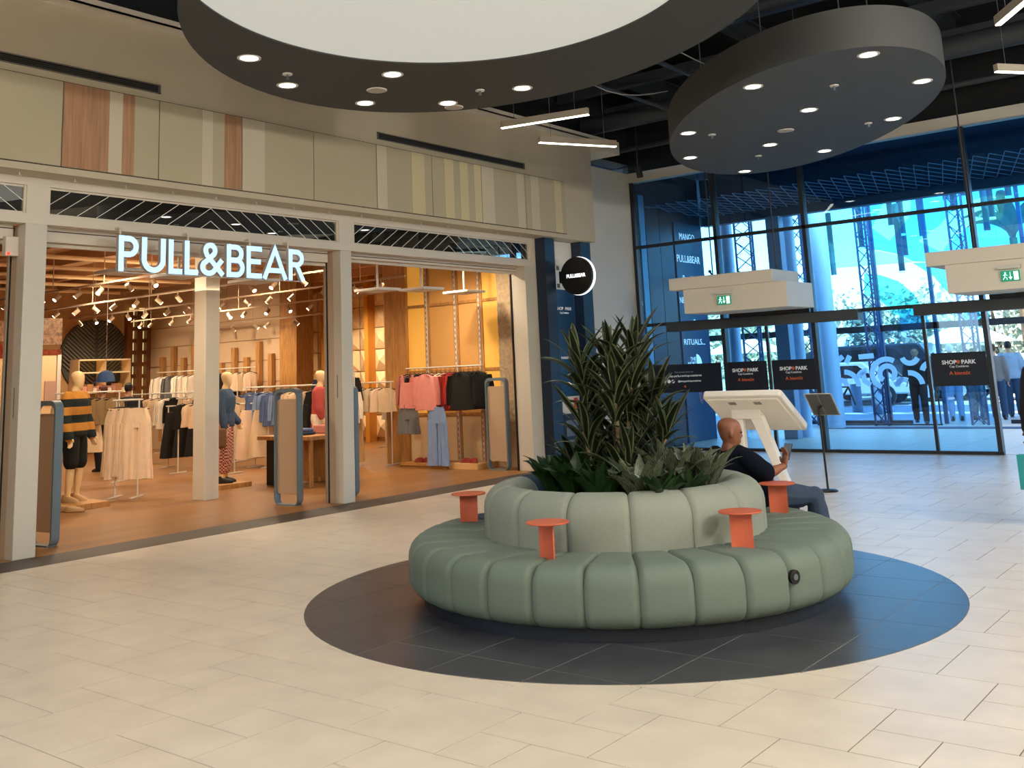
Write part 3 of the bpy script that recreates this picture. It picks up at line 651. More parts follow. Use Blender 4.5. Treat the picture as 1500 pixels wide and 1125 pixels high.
# point where the pixel ray meets the sofa front, found once and kept as an angle on the sofa
best = None
for kdeg in range(-60, 40):
    for zz in (.15, .2, .25, .3, .35):
        q = Vector((SC.x + 1.587 * math.cos(math.radians(kdeg)), SC.y + 1.587 * math.sin(math.radians(kdeg)), zz)) - Vector((0, 0, CAMH))
        u, v = PX + F * q.dot(right) / q.dot(fwd), PY + F * q.dot(down) / q.dot(fwd); e = math.hypot(u - 1165, v - 850)
        if best is None or e < best[0]: best = (e, kdeg, zz)
aS = math.radians(best[1]); zS = best[2]; ds = Vector((math.cos(aS), math.sin(aS), 0)); cS = SC + ds * 1.572 + Vector((0, 0, zS))
b = B(); b.cyl(cS, cS + ds * .022, .042, 20); so_ = b.obj('power_socket', m_black, sofa, smooth=40)
B().cyl(cS + ds * .022, cS + ds * .026, .018, 14).obj('socket_centre', m_steel, so_)
# the four orange tables fixed on the seat
for i, (px, py, tx, ty) in enumerate(((802, 765, 810, 812), (1084, 749, 1088, 797), (1138, 708, 1138, 748), (686, 723, 688, 765))):
    c = gz(px, py, .655); rad = Vector((c.x - SC.x, c.y - SC.y, 0)).normalized(); vw_ = Vector((c.x, c.y, 0)).normalized(); tan = Vector((vw_.y, -vw_.x, 0)) if i else (Matrix.Rotation(math.radians(-52), 3, 'Z') @ Vector((vw_.y, -vw_.x, 0))); rad = Vector((-tan.y, tan.x, 0))
    st = B(); 
    pts = [c + tan * (.07 * s_) + rad * (-.02 + .012 * (1 - s_ * s_)) for s_ in (-1, -.6, -.2, .2, .6, 1)]
    vs = []
    for p in pts:
        for dr, z in ((0, .40), (.012, .40), (.012, .65), (0, .65)): vs.append((p.x + rad.x * dr, p.y + rad.y * dr, z))
    fs = []
    for q in range(5):
        for e in range(4): fs.append((q * 4 + e, (q + 1) * 4 + e, (q + 1) * 4 + (e + 1) % 4, q * 4 + (e + 1) % 4))
    fs += [(3, 2, 1, 0), (20, 21, 22, 23)]
    st = B().add(vs, fs).obj('side_table', m_or, sofa, fix=True)
    B().lathe([(.001, .65), (.135, .65), (.139, .655), (.135, .66), (.001, .66)], 40, (c.x, c.y, 0)).obj('table_top', m_or, st)

# ================================================================== KIOSK AND INFORMATION STAND
m_kiosk = mat('kiosk_white', '#e9e4da', .45)
kk = thing('touchscreen_kiosk', 'large white slanted touchscreen kiosk on splayed legs behind the seated man', 'kiosk', (-5.7, 12.2, 0))
ytop, ybot = 12.0, 12.75
tl, tr = gy(1026, 581, ytop), gy(1148, 579, ytop); bl, br = gy(1072, 630, ybot), gy(1178, 631, ybot)
xl, xr = (tl.x + bl.x) / 2, (tr.x + br.x) / 2; zt, zb = (tl.z + tr.z) / 2, (bl.z + br.z) / 2
s_ = Vector((0, ybot - ytop, zb - zt)); L_ = s_.length; s_.normalize(); nrm = Vector((0, s_.z, -s_.y)) * -1
if nrm.z < 0: nrm = -nrm
def kp(x, t, d): return Vector((x, ytop, zt)) + s_ * t + nrm * d
def slab(x0, x1, t0, t1, d0, d1, rr=.0):
    b = B(); vs = []
    cr = []
    if rr:
        for cx, ct, a in ((x1 - rr, t1 - rr, 0), (x0 + rr, t1 - rr, 90), (x0 + rr, t0 + rr, 180), (x1 - rr, t0 + rr, 270)):
            cr += [(cx + rr * math.cos(math.radians(a + 22.5 * q)), ct + rr * math.sin(math.radians(a + 22.5 * q))) for q in range(5)]
    else: cr = [(x1, t1), (x0, t1), (x0, t0), (x1, t0)]
    return b.prism(cr, lambda a, c, t: kp(a, c, t), d0, d1)
slab(xl, xr, 0, L_, .0, .085, .05).obj('screen_housing', m_kiosk, kk, smooth=40, fix=True, bevel=.012)
slab(xl + .06, xr - .06, .06, L_ - .06, -.02, .0).obj('rear_cover', m_kiosk, kk, fix=True)
slab(xl + .04, xr - .04, .04, L_ - .04, .085, .088).obj('screen', mat('dark_screen', '#15181c', .1), kk, fix=True)
for q in (.3, .62): 
    vg = B()
    for e in range(5): vg.bar(kp(xl + (xr - xl) * q, .12 + .014 * e, -.022), kp(xl + (xr - xl) * q + .1, .12 + .014 * e, -.022), .005)
    vg.obj('vent_slots', mat('slot_grey', '#8b857a', .6), kk)
f1, f2 = gz(1090, 716), gz(1158, 721); ap = kp((xl + xr) / 2 - .06, L_ * .45, -.03)
def leg(a, b_, w0, w1, dpt=.07):
    b = B(); up = Vector((1, 0, 0)); vs = []
    for p, w_ in ((a, w0), (b_, w1)):
        for sx, sy in ((-1, -1), (1, -1), (1, 1), (-1, 1)): vs.append((p.x + sx * w_ / 2, p.y + sy * dpt / 2, p.z))
    return b.add(vs, [(0, 3, 2, 1), (4, 5, 6, 7), (0, 1, 5, 4), (1, 2, 6, 5), (2, 3, 7, 6), (3, 0, 4, 7)])
leg(Vector((f1.x, f1.y, 0)), Vector((ap.x - .13, ap.y, ap.z - .02)), .17, .14, .1).obj('leg', m_kiosk, kk, bevel=.01)
leg(Vector((f2.x, f2.y, 0)), Vector((ap.x + .12, ap.y, ap.z - .02)), .1, .17, .1).obj('leg', m_kiosk, kk, bevel=.01)
B().bar((ap.x - .2, ap.y, ap.z + .0), (ap.x + .2, ap.y, ap.z + .0), .14, .12).obj('bracket', m_kiosk, kk, bevel=.01)
ist = thing('information_stand', 'thin black information stand with a slanted grey panel and round foot', 'stand', (-4.95, 12.35, 0))
B().lathe([(.001, 0), (.115, 0), (.12, .01), (.1, .025), (.02, .03), (.001, .03)], 28, (-4.95, 12.35, 0)).obj('foot', m_black, ist, smooth=40)
B().cyl((-4.95, 12.35, .02), (-4.97, 12.35, 1.0), .013, 10).obj('pole', m_black, ist, smooth=60)
q0, q1, q2, q3 = gy(1179, 579, 12.2), gy(1217, 577, 12.2), gy(1231, 611, 12.45), gy(1190, 611, 12.45)
xa, xb = (q0.x + q3.x) / 2, (q1.x + q2.x) / 2
def ip(x, t, d): return Vector((x, 12.2 + .25 * t, 1.16 - .27 * t)) + Vector((0, .73, .68)) * d
def islab(x0, x1, t0, t1, d0, d1): return B().prism([(x1, t1), (x0, t1), (x0, t0), (x1, t0)], lambda a, c, t: ip(a, c, t), d0, d1)
islab(xa, xb, 0, 1, .008, .016).obj('frame', mat('aluminium_frame', '#b9b7b0', .35, metal=.5), ist, fix=True); islab(xa + .018, xb - .018, .04, .95, .0, .008).obj('back_panel', mat('back_panel_grey', '#4d5154', .7), ist, fix=True)
B().bar(ip((xa + xb) / 2, .05, -.004), ip((xa + xb) / 2, .98, -.004), .02, .006).obj('rib', m_steel, ist)
B().cyl((-4.97, 12.35, .98), ip((xa + xb) / 2, .5, 0), .016, 8).obj('hinge', m_black, ist)

# ================================================================== FIGURES
def remeshed(b, vox, smooth_it=2):
    me = b.mesh('tmp', m_black); o = bpy.data.objects.new('tmp', me); COL.objects.link(o)
    r = o.modifiers.new('r', 'REMESH'); r.mode = 'VOXEL'; r.voxel_size = vox
    if smooth_it: q = o.modifiers.new('s', 'SMOOTH'); q.iterations = smooth_it; q.factor = .5
    bpy.context.view_layer.update(); e = o.evaluated_get(bpy.context.evaluated_depsgraph_get()); m2 = e.to_mesh()
    vs = [v.co.copy() for v in m2.vertices]; fs = [tuple(p.vertices) for p in m2.polygons]; e.to_mesh_clear()
    bpy.data.objects.remove(o); bpy.data.meshes.remove(me)
    return B().add(vs, fs)
def limb(b, pts, rs, n=10):
    """tapering limb through joints with rounded ends"""
    P_ = [Vector(p) for p in pts]; pp = []; rr = []
    for i in range(len(P_) - 1):
        for k in range(4):
            t = k / 4; pp.append(P_[i].lerp(P_[i + 1], t)); rr.append(rs[i] + (rs[i + 1] - rs[i]) * t + (.006 if k in (1, 2) and rs[i] > .03 else 0))
    pp.append(P_[-1]); rr.append(rs[-1]); b.tube(pp, rr, n)
    for p, r in zip(P_, rs): b.ball(p, r, 10, 8)
def loft(b, rings, n=16):
    """rings: (centre, half width along side, half depth along front, side dir, front dir)"""
    vs = []; fs = []
    for c, rx, ry, sd, fd in rings:
        for j in range(n):
            t = 2 * PI * j / n; vs.append(Vector(c) + sd * rx * math.cos(t) + fd * ry * math.sin(t))
    for i in range(len(rings) - 1):
        for j in range(n): fs.append((i * n + j, i * n + (j + 1) % n, (i + 1) * n + (j + 1) % n, (i + 1) * n + j))
    fs += [tuple(range(n))[::-1], tuple(range((len(rings) - 1) * n, len(rings) * n))]
    b.add(vs, fs)
def hand(b, wrist, d, side, sc_=1.0, curl=.5, thumb=1):
    """palm with four bent fingers and a thumb; d = direction of the hand, side = across the palm toward the thumb"""
    d = Vector(d).normalized(); side = (Vector(side) - d * Vector(side).dot(d)).normalized(); nrm = d.cross(side) * thumb
    w_ = Vector(wrist); pc = w_ + d * .045 * sc_
    loft(b, [(w_ - d * .01, .022 * sc_, .018 * sc_, side, nrm), (w_ + d * .03 * sc_, .036 * sc_, .016 * sc_, side, nrm), (w_ + d * .075 * sc_, .04 * sc_, .013 * sc_, side, nrm), (w_ + d * .088 * sc_, .036 * sc_, .009 * sc_, side, nrm)], 10)
    for k, ln in enumerate((.066, .075, .07, .054)):
        p = w_ + d * .08 * sc_ + side * (.028 - .0185 * k) * sc_; a = curl * .55; pts = [p]
        for q, fr in enumerate((.45, .32, .23)):
            a2 = a * (q + 1); dd = d * math.cos(a2) + nrm * math.sin(a2); p = p + dd * ln * fr * sc_; pts.append(p)
        b.tube(pts, [.0095 * sc_, .009 * sc_, .008 * sc_, .006 * sc_], 6)
    p = w_ + d * .02 * sc_ + side * .026 * sc_; dd = (d * .65 + side * .7 + nrm * .3 * curl).normalized(); p1 = p + dd * .04 * sc_; d3 = (d * .9 + side * .15 + nrm * .5 * curl).normalized()
    b.tube([p, p1, p1 + d3 * .03 * sc_], [.013 * sc_, .011 * sc_, .008 * sc_], 6)
JS = dict(pelvis=(0, 0, .93), waist=(0, 0, 1.08), chest=(0, .01, 1.28), neck=(0, -.01, 1.46), head=(0, .02, 1.60),
          sL=(-.185, 0, 1.41), eL=(-.235, -.02, 1.13), wL=(-.245, .04, .88), sR=(.185, 0, 1.41), eR=(.235, -.02, 1.13), wR=(.245, .04, .88),
          hL=(-.09, 0, .90), kL=(-.10, .02, .49), aL=(-.10, -.02, .08), hR=(.09, 0, .90), kR=(.10, .02, .49), aR=(.10, -.02, .08), hdL=(0, .25, -1), hdR=(0, .25, -1), fL=(0, 1, 0), fR=(0, 1, 0), face=(0, 1, 0))
def figure(name, label, cat, loc, rz, pose={}, H=1.75, skin=None, top=None, top_sleeve=1.0, top_r=.018, legs=None, leg_len=1.0, leg_r=.016, shoes=None, hair=None, vox=.016, face=True, group=None, fit=1.0, bare_head=True, thick=1.0, hem=.0):
    J = {k: Vector(v) for k, v in JS.items()}; J.update({k: Vector(v) for k, v in pose.items()})
    X_ = Vector((1, 0, 0)); t = thing(name, label, cat, (0, 0, 0), group)
    sp = (J['neck'] - J['pelvis']).normalized(); sd = (J['sR'] - J['sL']); sd = (sd - sp * sd.dot(sp)).normalized(); fd = sp.cross(sd) * -1
    if fd.dot(J['face']) < 0 and abs(fd.dot(J['face'])) > .3: fd = -fd
    def torso(b, e, low=0.0, tk=1.0):
        hd_ = (J['hR'] - J['hL']).normalized()
        loft(b, [(J['pelvis'] - sp * (.06 + low), (.155 + e) * tk, (.11 + e) * tk, hd_, fd), (J['pelvis'] + sp * .03, (.165 + e) * tk, (.115 + e) * tk, hd_, fd), (J['waist'], (.145 + e) * tk, (.10 + e) * tk, sd, fd),
                 (J['chest'] - sp * .05, (.165 + e) * tk, (.115 + e) * tk, sd, fd), (J['chest'] + sp * .06, (.175 + e) * tk, (.115 + e), sd, fd), (J['neck'] - sp * .055, .155 + e, .09 + e, sd, fd), (J['neck'] - sp * .01, .075 + e, .065 + e, sd, fd), (J['neck'] + sp * .015, .055 + e * .6, .055 + e * .6, sd, fd)])
    b = B(); torso(b, 0, 0, thick)
    hc = J['head'] + Vector((0, 0, .03)); fc = Vector(J['face']).normalized(); sf = Vector((0, 0, 1)).cross(fc).normalized() * -1; up = fc.cross(sf) * -1
    if up.z < 0: up = -up
    limb(b, [J['neck'] - sp * .02, J['head'] - up * .03], [.06, .052])
    loft(b, [(hc + up * z + fc * y, rx, ry, sf, fc) for z, y, rx, ry in ((-.125, .028, .02, .02), (-.115, .03, .035, .04), (-.085, .02, .052, .066), (-.04, .008, .066, .086), (.01, 0, .074, .096), (.05, -.006, .076, .099), (.085, -.008, .066, .086), (.108, -.008, .042, .055), (.117, -.008, .012, .015))], 18)
    if face:
        b.ball(hc + fc * .094 + up * -.028, (.012, .012, .016), 8, 6); b.tube([hc + fc * .086 + up * .012, hc + fc * .104 + up * -.026], [.008, .012], 6)
        b.tube([hc + fc * .084 - sf * .022 + up * -.066, hc + fc * .09 + up * -.065, hc + fc * .084 + sf * .022 + up * -.066], .008, 6)
        for s_ in (-1, 1):
            e0 = hc + sf * s_ * .074 - fc * .006 + up * -.01
            loft(b, [(e0 + sf * s_ * w_, a_, c_, up, (fc + sf * s_ * .0).normalized()) for w_, a_, c_ in ((-.012, .02, .012), (.004, .03, .017), (.012, .028, .016), (.016, .016, .009))], 10)
            b.tube([hc + fc * .084 + sf * s_ * .048 + up * .026, hc + fc * .092 + sf * s_ * .02 + up * .024], .007, 6)
    for S in 'LR':
        limb(b, [J['s' + S], J['e' + S], J['w' + S]], [.052, .04, .027])
        limb(b, [J['h' + S], J['k' + S], J['a' + S]], [.085 * thick, .055, .038])
        f_ = Vector(J['f' + S]); a_ = J['a' + S]; limb(b, [a_ + Vector((0, 0, -.035)) - f_ * .04, a_ + Vector((0, 0, -.05)) + f_ * .13], [.036, .026], 8)
    bb = remeshed(b, vox)
    for S, th in (('L', 1), ('R', -1)): hand(bb, J['w' + S], J['hd' + S], J.get('ts' + S, fd), 1.0, .6 if 'curl' not in J else 1.6, -th)
    body = bb.obj('body', skin, t, smooth=180)
    if face:
        for s_ in (-1, 1): B().ball(hc + fc * .086 + sf * s_ * .031 + up * .008, .011, 8, 6).obj('eye', m_black, body, smooth=180)
    if top:
        b = B(); torso(b, top_r, hem, thick * fit)
        for S in 'LR':
            p0, p1, p2 = J['s' + S], J['e' + S], J['w' + S]
            if top_sleeve > 0:
                if top_sleeve <= .5: limb(b, [p0 - Vector((0, 0, .008)), p0.lerp(p1, top_sleeve * 2)], [.058 + top_r * .6, .054 + top_r])
                else: limb(b, [p0 - Vector((0, 0, .008)), p1, p1.lerp(p2, top_sleeve * 2 - 1)], [.058 + top_r * .6, .046 + top_r, .036 + top_r * .8])
        remeshed(b, vox).obj('shirt', top, t, smooth=180)
    if legs:
        b = B(); hd_ = (J['hR'] - J['hL']).normalized()
        loft(b, [(J['pelvis'] - sp * .08, .14 * thick + leg_r, .1 + leg_r, hd_, fd), (J['pelvis'], .16 * thick + leg_r, .115 + leg_r, hd_, fd), (J['pelvis'] + sp * .09, .148 * thick + leg_r, .105 + leg_r, hd_, fd)])
        for S in 'LR':
            h_, k_, a_ = J['h' + S], J['k' + S], J['a' + S]
            if leg_len <= .5: limb(b, [h_, h_.lerp(k_, leg_len * 2)], [.085 * thick + leg_r, .07 + leg_r * 1.4])
            else: limb(b, [h_, k_, k_.lerp(a_, leg_len * 2 - 1)], [.085 * thick + leg_r, .06 + leg_r, .045 + leg_r * 1.1])
        remeshed(b, vox).obj('trousers', legs, t, smooth=180)
    if shoes:
        for S in 'LR':
            f_ = Vector(J['f' + S]).normalized(); a_ = J['a' + S]; sdw = Vector((-f_.y, f_.x, 0)); sb = B(); z0 = a_.z - .08
            loft(sb, [(Vector((a_.x, a_.y, z0 + z)) + f_ * y, rx, ry, sdw, f_) for z, y, rx, ry in ((0, .045, .045, .13), (.03, .04, .047, .132), (.06, .02, .042, .105), (.085, -.02, .038, .06), (.11, -.02, .036, .05))], 14)
            sb.obj('shoe', shoes, t, smooth=70)
    if hair:
        b = B(); loft(b, [(hc + up * z + fc * y, rx, ry, sf, fc) for z, y, rx, ry in ((-.05, -.05, .06, .045), (.0, -.03, .08, .08), (.04, -.014, .083, .098), (.085, -.012, .073, .092), (.112, -.01, .048, .06), (.124, -.01, .012, .015))], 18)
        remeshed(b, vox * .8).obj('hair', hair, t, smooth=180)
    t.scale = (H / 1.75,) * 3; t.location = loc; t.rotation_euler = (0, 0, rz)
    return t, J, fc, hc
m_skin = mat('skin', '#7e4e37', .55, noise=.05, scale=12); m_skin2 = mat('light_skin', '#b98a70', .6); m_mann = mat('mannequin_cream', '#e3c08c', .4)
m_navyshirt = mat('navy_polo', '#060d1a', .9, bump=.2, scale=50, spec=.15); m_jeans = mat('blue_jeans', '#2c3d55', .85, noise=.15, scale=40); m_dark = mat('dark_cloth', '#0e1218', .85)

# ---- the seated man
seat_a = math.radians(74); out = Vector((math.cos(seat_a), math.sin(seat_a), 0))
# local frame: +y faces outward from the sofa. seat surface z .44
man_pose = dict(pelvis=(0, .10, .53), waist=(0, .02, .65), chest=(0, -.06, .78), neck=(0, -.12, .90), head=(.015, -.10, 1.0),
    sL=(-.205, -.10, .85), eL=(-.27, .06, .63), wL=(-.12, .26, .60), sR=(.205, -.10, .85), eR=(.29, .03, .71), wR=(.31, .19, .765),
    hL=(-.09, .14, .525), kL=(-.13, .54, .50), aL=(-.14, .58, .08), hR=(.09, .14, .525), kR=(.26, .50, .50), aR=(.27, .56, .08), hdL=(.3, 1, 0), hdR=(-.1, .3, .8), tsR=(-1, .2, 0), face=(.4, 1, -.1), fL=(0, 1, 0), fR=(0, 1, 0))
MR = math.radians(-28); MB = Vector((-3.86, 7.86, 0))
man, MJ, _, _ = figure('person', 'bald person in a dark navy polo and jeans seated on the sofa holding a phone', 'person', MB, MR, man_pose, 1.75, m_skin, m_navyshirt, .44, .03, m_jeans, 1.0, .02, m_black, None, .011, thick=1.2)
mw = Matrix.Translation(MB) @ Matrix.Rotation(MR, 4, 'Z')
# collar of the polo
ph = thing('phone', 'dark mobile phone held in the seated person\'s raised right hand', 'phone', mw @ Vector((.28, .22, .83)))
pc = mw @ Vector((.285, .245, .868)); dvec = (mw.to_3x3() @ Vector((-.15, .45, .8))).normalized(); sdv = (mw.to_3x3() @ Vector((.9, .4, 0))).normalized()
B().bar(pc - dvec * .07, pc + dvec * .07, .07, .009, up=sdv.cross(dvec)).obj('case', m_black, ph, bevel=.003)
B().bar(pc - dvec * .065 + sdv.cross(dvec) * .005, pc + dvec * .065 + sdv.cross(dvec) * .005, .064, .001, up=sdv.cross(dvec)).obj('screen', mat('phone_screen', '#5a6470', .1), ph)

# ================================================================== PLANTS IN THE PLANTER
def leaf_mat(name, base, edge, mode):
    m = bpy.data.materials.new(name); m.use_nodes = True; n = m.node_tree; p = n.nodes['Principled BSDF']; p.inputs['Roughness'].default_value = .42
    p.inputs['Subsurface Weight'].default_value = 0
    tc = n.nodes.new('ShaderNodeTexCoord'); sx = n.nodes.new('ShaderNodeSeparateXYZ'); n.links.new(tc.outputs['UV'], sx.inputs[0])
    ma = n.nodes.new('ShaderNodeMath'); ma.operation = 'SUBTRACT'; n.links.new(sx.outputs[0], ma.inputs[0]); ma.inputs[1].default_value = .5
    mb = n.nodes.new('ShaderNodeMath'); mb.operation = 'ABSOLUTE'; n.links.new(ma.outputs[0], mb.inputs[0])
    cr = n.nodes.new('ShaderNodeValToRGB'); e = cr.color_ramp.elements
    if mode == 'edge':
        e[0].position = .30; e[0].color = hx(base); e[1].position = .34; e[1].color = hx(edge); q = e.new(.42); q.color = hx(edge); q = e.new(.46); q.color = hx(base); n.links.new(mb.outputs[0], cr.inputs[0])
    elif mode == 'vein':
        wv = n.nodes.new('ShaderNodeMath'); wv.operation = 'MULTIPLY_ADD'; n.links.new(mb.outputs[0], wv.inputs[0]); wv.inputs[1].default_value = -.9; n.links.new(sx.outputs[1], wv.inputs[2])
        w2 = n.nodes.new('ShaderNodeMath'); w2.operation = 'MULTIPLY'; n.links.new(wv.outputs[0], w2.inputs[0]); w2.inputs[1].default_value = 60
        w3 = n.nodes.new('ShaderNodeMath'); w3.operation = 'SINE'; n.links.new(w2.outputs[0], w3.inputs[0])
        nz = n.nodes.new('ShaderNodeTexNoise'); nz.inputs['Scale'].default_value = 9; n.links.new(tc.outputs['UV'], nz.inputs[0])
        w4 = n.nodes.new('ShaderNodeMath'); w4.operation = 'MULTIPLY_ADD'; n.links.new(w3.outputs[0], w4.inputs[0]); w4.inputs[1].default_value = .25; n.links.new(nz.outputs[0], w4.inputs[2])
        e[0].position = .46; e[0].color = hx(base); e[1].position = .62; e[1].color = hx(edge); n.links.new(w4.outputs[0], cr.inputs[0])
    else:
        e[0].position = .0; e[0].color = hx(edge); e[1].position = .07; e[1].color = hx(base); n.links.new(mb.outputs[0], cr.inputs[0])
    n.links.new(cr.outputs[0], p.inputs['Base Color']); return m
def leaf_mesh(name, L, W, bend, mt, n=8, fold=.25, shape='lance', wave=0):
    vs = []; fs = []; uv = []
    pos = Vector((0, 0, 0)); a = math.radians(80); 
    for i in range(n + 1):
        v = i / n; w_ = {'lance': W * (math.sin(PI * min(1, v * .93 + .07)) ** .75), 'broad': W * (math.sin(PI * min(1, v ** .85 * .96 + .04)) ** .8), 'frond': W * (1 - v) ** .6}[shape] / 2
        if i == n: w_ = .001
        ang = math.radians(62 if shape == 'lance' else 72) - bend * v ** 1.3
        up = Vector((-math.sin(ang), 0, math.cos(ang)))
        for k, u in enumerate((-1, -.5, 0, .5, 1)):
            q = pos + Vector((0, u * w_, 0)) + up * abs(u) * w_ * fold + up * wave * math.sin(v * 17 + u) * W
            vs.append(q); uv.append(((u + 1) / 2, v))
        pos = pos + Vector((math.cos(ang), 0, math.sin(ang))) * (L / n)
    for i in range(n):
        for k in range(4): fs.append((i * 5 + k, (i + 1) * 5 + k, (i + 1) * 5 + k + 1, i * 5 + k + 1))
    me = B().add(vs, fs).mesh(name, mt, 180); ul = me.uv_layers.new(name='UVMap')
    for lp in me.loops: ul.data[lp.index].uv = uv[lp.vertex_index]
    return me
m_drac = leaf_mat('dracaena_leaf', '#131b0c', '#64714c', 'edge'); m_aglo = leaf_mat('silver_leaf', '#1b2a15', '#7d866c', 'vein'); m_dleaf = leaf_mat('dark_leaf', '#1b3314', '#304d22', 'mid')
m_bark = mat('cane_bark', '#6a5a42', .9, noise=.3, scale=30)
drac_m = [leaf_mesh('dracaena_leaf', L, .07, bd, m_drac) for L, bd in ((.38, .2), (.46, .75), (.50, 1.2), (.46, 1.6))]
aglo_m = [leaf_mesh('broad_leaf', L, .115, bd, m_aglo, fold=.2, shape='broad') for L, bd in ((.42, .25), (.46, .7), (.44, 1.2))]
fern_m = [leaf_mesh('dark_leaf', L, .11, bd, m_dleaf, fold=.3, shape='broad', wave=.05) for L, bd in ((.36, .2), (.38, .7), (.36, 1.2))]
def lf(parent, mesh, loc, az, tilt=0, s=1.0, name='leaf'):
    o = bpy.data.objects.new(name, mesh); COL.objects.link(o); o.parent = parent; o.matrix_parent_inverse = Matrix.Translation(-Vector(parent.location))
    o.location = loc; o.rotation_euler = (R.uniform(-.3, .3), tilt, az); o.scale = (s, s, s); return o
pl = thing('dracaena', 'tall striped dracaena with many leafy heads in the middle of the planter', 'plant', (SC.x, SC.y, .62))
heads = [(893, 505, 0), (930, 500, .15), (850, 520, -.2), (868, 560, .1), (925, 545, -.1), (905, 600, .2), (955, 575, .2), (855, 610, -.25), (945, 625, .0), (885, 650, .25), (975, 620, -.15), (920, 668, -.3), (842, 668, .0), (900, 555, -.25), (935, 590, .3)]
for i, (px, py, dy) in enumerate(heads):
    h_ = gy(px, py + 22, SC.y + dy); base = Vector((SC.x + (h_.x - SC.x) * .35, SC.y + dy * .6, .6))
    B().tube([base, base.lerp(h_, .5) + Vector((R.uniform(-.03, .03), 0, 0)), h_], .015, 7).obj('cane', m_bark, pl, smooth=180)
    nl = 20 if i < 7 else 19
    for k in range(nl):
        f_ = k / nl; mi = min(3, int(f_ * 4)); lf(pl, drac_m[mi], h_.lerp(base, 0) + (base - h_).normalized() * (.34 * f_ - .06), k * 2.39996 + i, 0, R.uniform(.8, 1.05))
def clump(label, name, meshes, c, nl, s, cat='plant', group=None, lname='leaf', rad=.05):
    t = thing(name, label, cat, c, group)
    B().tube([Vector(c) - Vector((0, 0, .03)), Vector(c) + Vector((0, 0, .06))], .02, 6).obj('stem', m_bark, t)
    for k in range(nl):
        f_ = (k + .5) / nl; a = k * 2.39996; mi = min(len(meshes) - 1, int(f_ * len(meshes)))
        lf(t, meshes[mi], Vector(c) + Vector((math.cos(a) * rad * f_, math.sin(a) * rad * f_, .03)), a, 0, s * R.uniform(.85, 1.12), lname)
    return t
def at_soil(px, py, dy): q = gy(px, py, SC.y + dy); q.z = .62; return q
for i, (px, dy, s, nl) in enumerate(((985, -.10, 1.05, 26), (940, -.45, .85, 22), (1028, .12, .9, 22))):
    clump(('silver striped broad-leaved plant right of the tall dracaena', 'silver striped broad-leaved plant at the front of the planter', 'silver striped broad-leaved plant beside the seated person')[i], 'broad_leaved_plant', aglo_m, at_soil(px, 700, dy), nl, s, group='silver striped plants')
for i, (px, dy, s) in enumerate(((812, -.1, .95), (840, -.35, .95), (880, -.5, .9), (905, -.25, 1.1), (965, -.5, .75), (850, .1, 1.1), (1000, -.25, .8))):
    clump(f'low dark green plant along the planter front, {ORD[i]} in line from the left', 'leafy_groundcover', fern_m, at_soil(px, 700, dy), 20, s, group='low dark planter plants')

# ================================================================== SHOP INTERIOR
m_swall = mat('shop_sand_wall', '#b98f5f', .85, noise=.08, scale=6, bump=.3); m_ssoft = mat('shop_ceiling_beige', '#b78d62', .8)
m_cream = mat('shop_cream_wall', '#dcb98a', .8); m_wd = mat('honey_wood', '#ae7c42', .5, noise=.25, scale=6, stretch=(4, 4, .5))
m_dwd = mat('brown_wood', '#7c4a22', .55, noise=.2, scale=6)
B().box(-25, -24.8, -2, 18.7, 0, 4.3).obj('wall_shop_back', m_swall, kind='structure')['label'] = 'sand coloured rear wall of the shop'
B().box(-25, -14, 18.5, 18.7, 0, 4.3).obj('wall_shop_far', m_swall, kind='structure')
B().box(-25, -10.3, -2.2, -2, 0, 4.3).obj('wall_shop_near', m_swall, kind='structure')
sw = B().box(-14.1, -10.34, 13.95, 14.15, 0, 4.3).obj('wall_shop_side', m_cream, kind='structure'); sw['label'] = 'side wall of the shop beside the right opening'
B().box(-14.1, -13.9, 14.15, 18.5, 0, 4.3).obj('wall_shop_return', m_swall, kind='structure')
swb = B().box(-24.8, -18.75, 15.5, 15.7, 0, 3.7).box(-24.8, -18.75, 15.45, 15.8, 3.55, 4.3).obj('wall_shop_mid', mat('shop_siding', '#c4a683', .8), kind='structure'); swb['label'] = 'sand wall with upright wooden battens deep in the shop'
cs = B().box(-25, -10.72, -2, 18.7, 4.3, 4.4).box(-10.72, -10.45, -2, 13.9, 4.3, 4.4).obj('ceiling_shop', m_ssoft, kind='structure')
for i in range(13): B().box(-24.8, -10.6, .4 + 1.4 * i, .55 + 1.4 * i, 4.05, 4.3).obj('beam', m_ssoft, cs)
for i in range(9): B().cyl((-11.4 - 1.5 * i, -1.5, 3.95), (-11.4 - 1.5 * i, 13.9, 3.95), .04, 8).obj('pipe', m_cream, cs)
# joints of the battened wall
for z in (.6, 1.1, 1.6, 2.1, 2.6, 3.1): B().box(-24.7, -18.76, 15.485, 15.5, z, z + .012).obj('joint', m_dwd, swb)
for i, (px, ztop) in enumerate(((237, 2.35), (253, 2.6), (268, 2.3), (283, 2.6), (323, 2.1), (342, 2.45), (360, 2.2), (378, 2.55), (396, 2.25))):
    x = gy(px, 520, 15.4).x; B().box(x - .07, x + .07, 15.38, 15.48, .2, ztop).obj('batten', m_wd, swb)
# wooden pillar with a lit grid at the right end of that wall, and a second before the glowing wall
for i, (x0, x1, y0, y1) in enumerate(((-18.9, -18.3, 15.3, 15.8), (-13.98, -13.42, 13.85, 14.2))):
    t = B().box(x0, x1, y0, y1, 0, 4.29).obj('trim_9', m_wd, kind='structure'); t['label'] = ('wooden pillar in the depth of the shop', 'wooden pillar left of the glowing wall panels')[i]
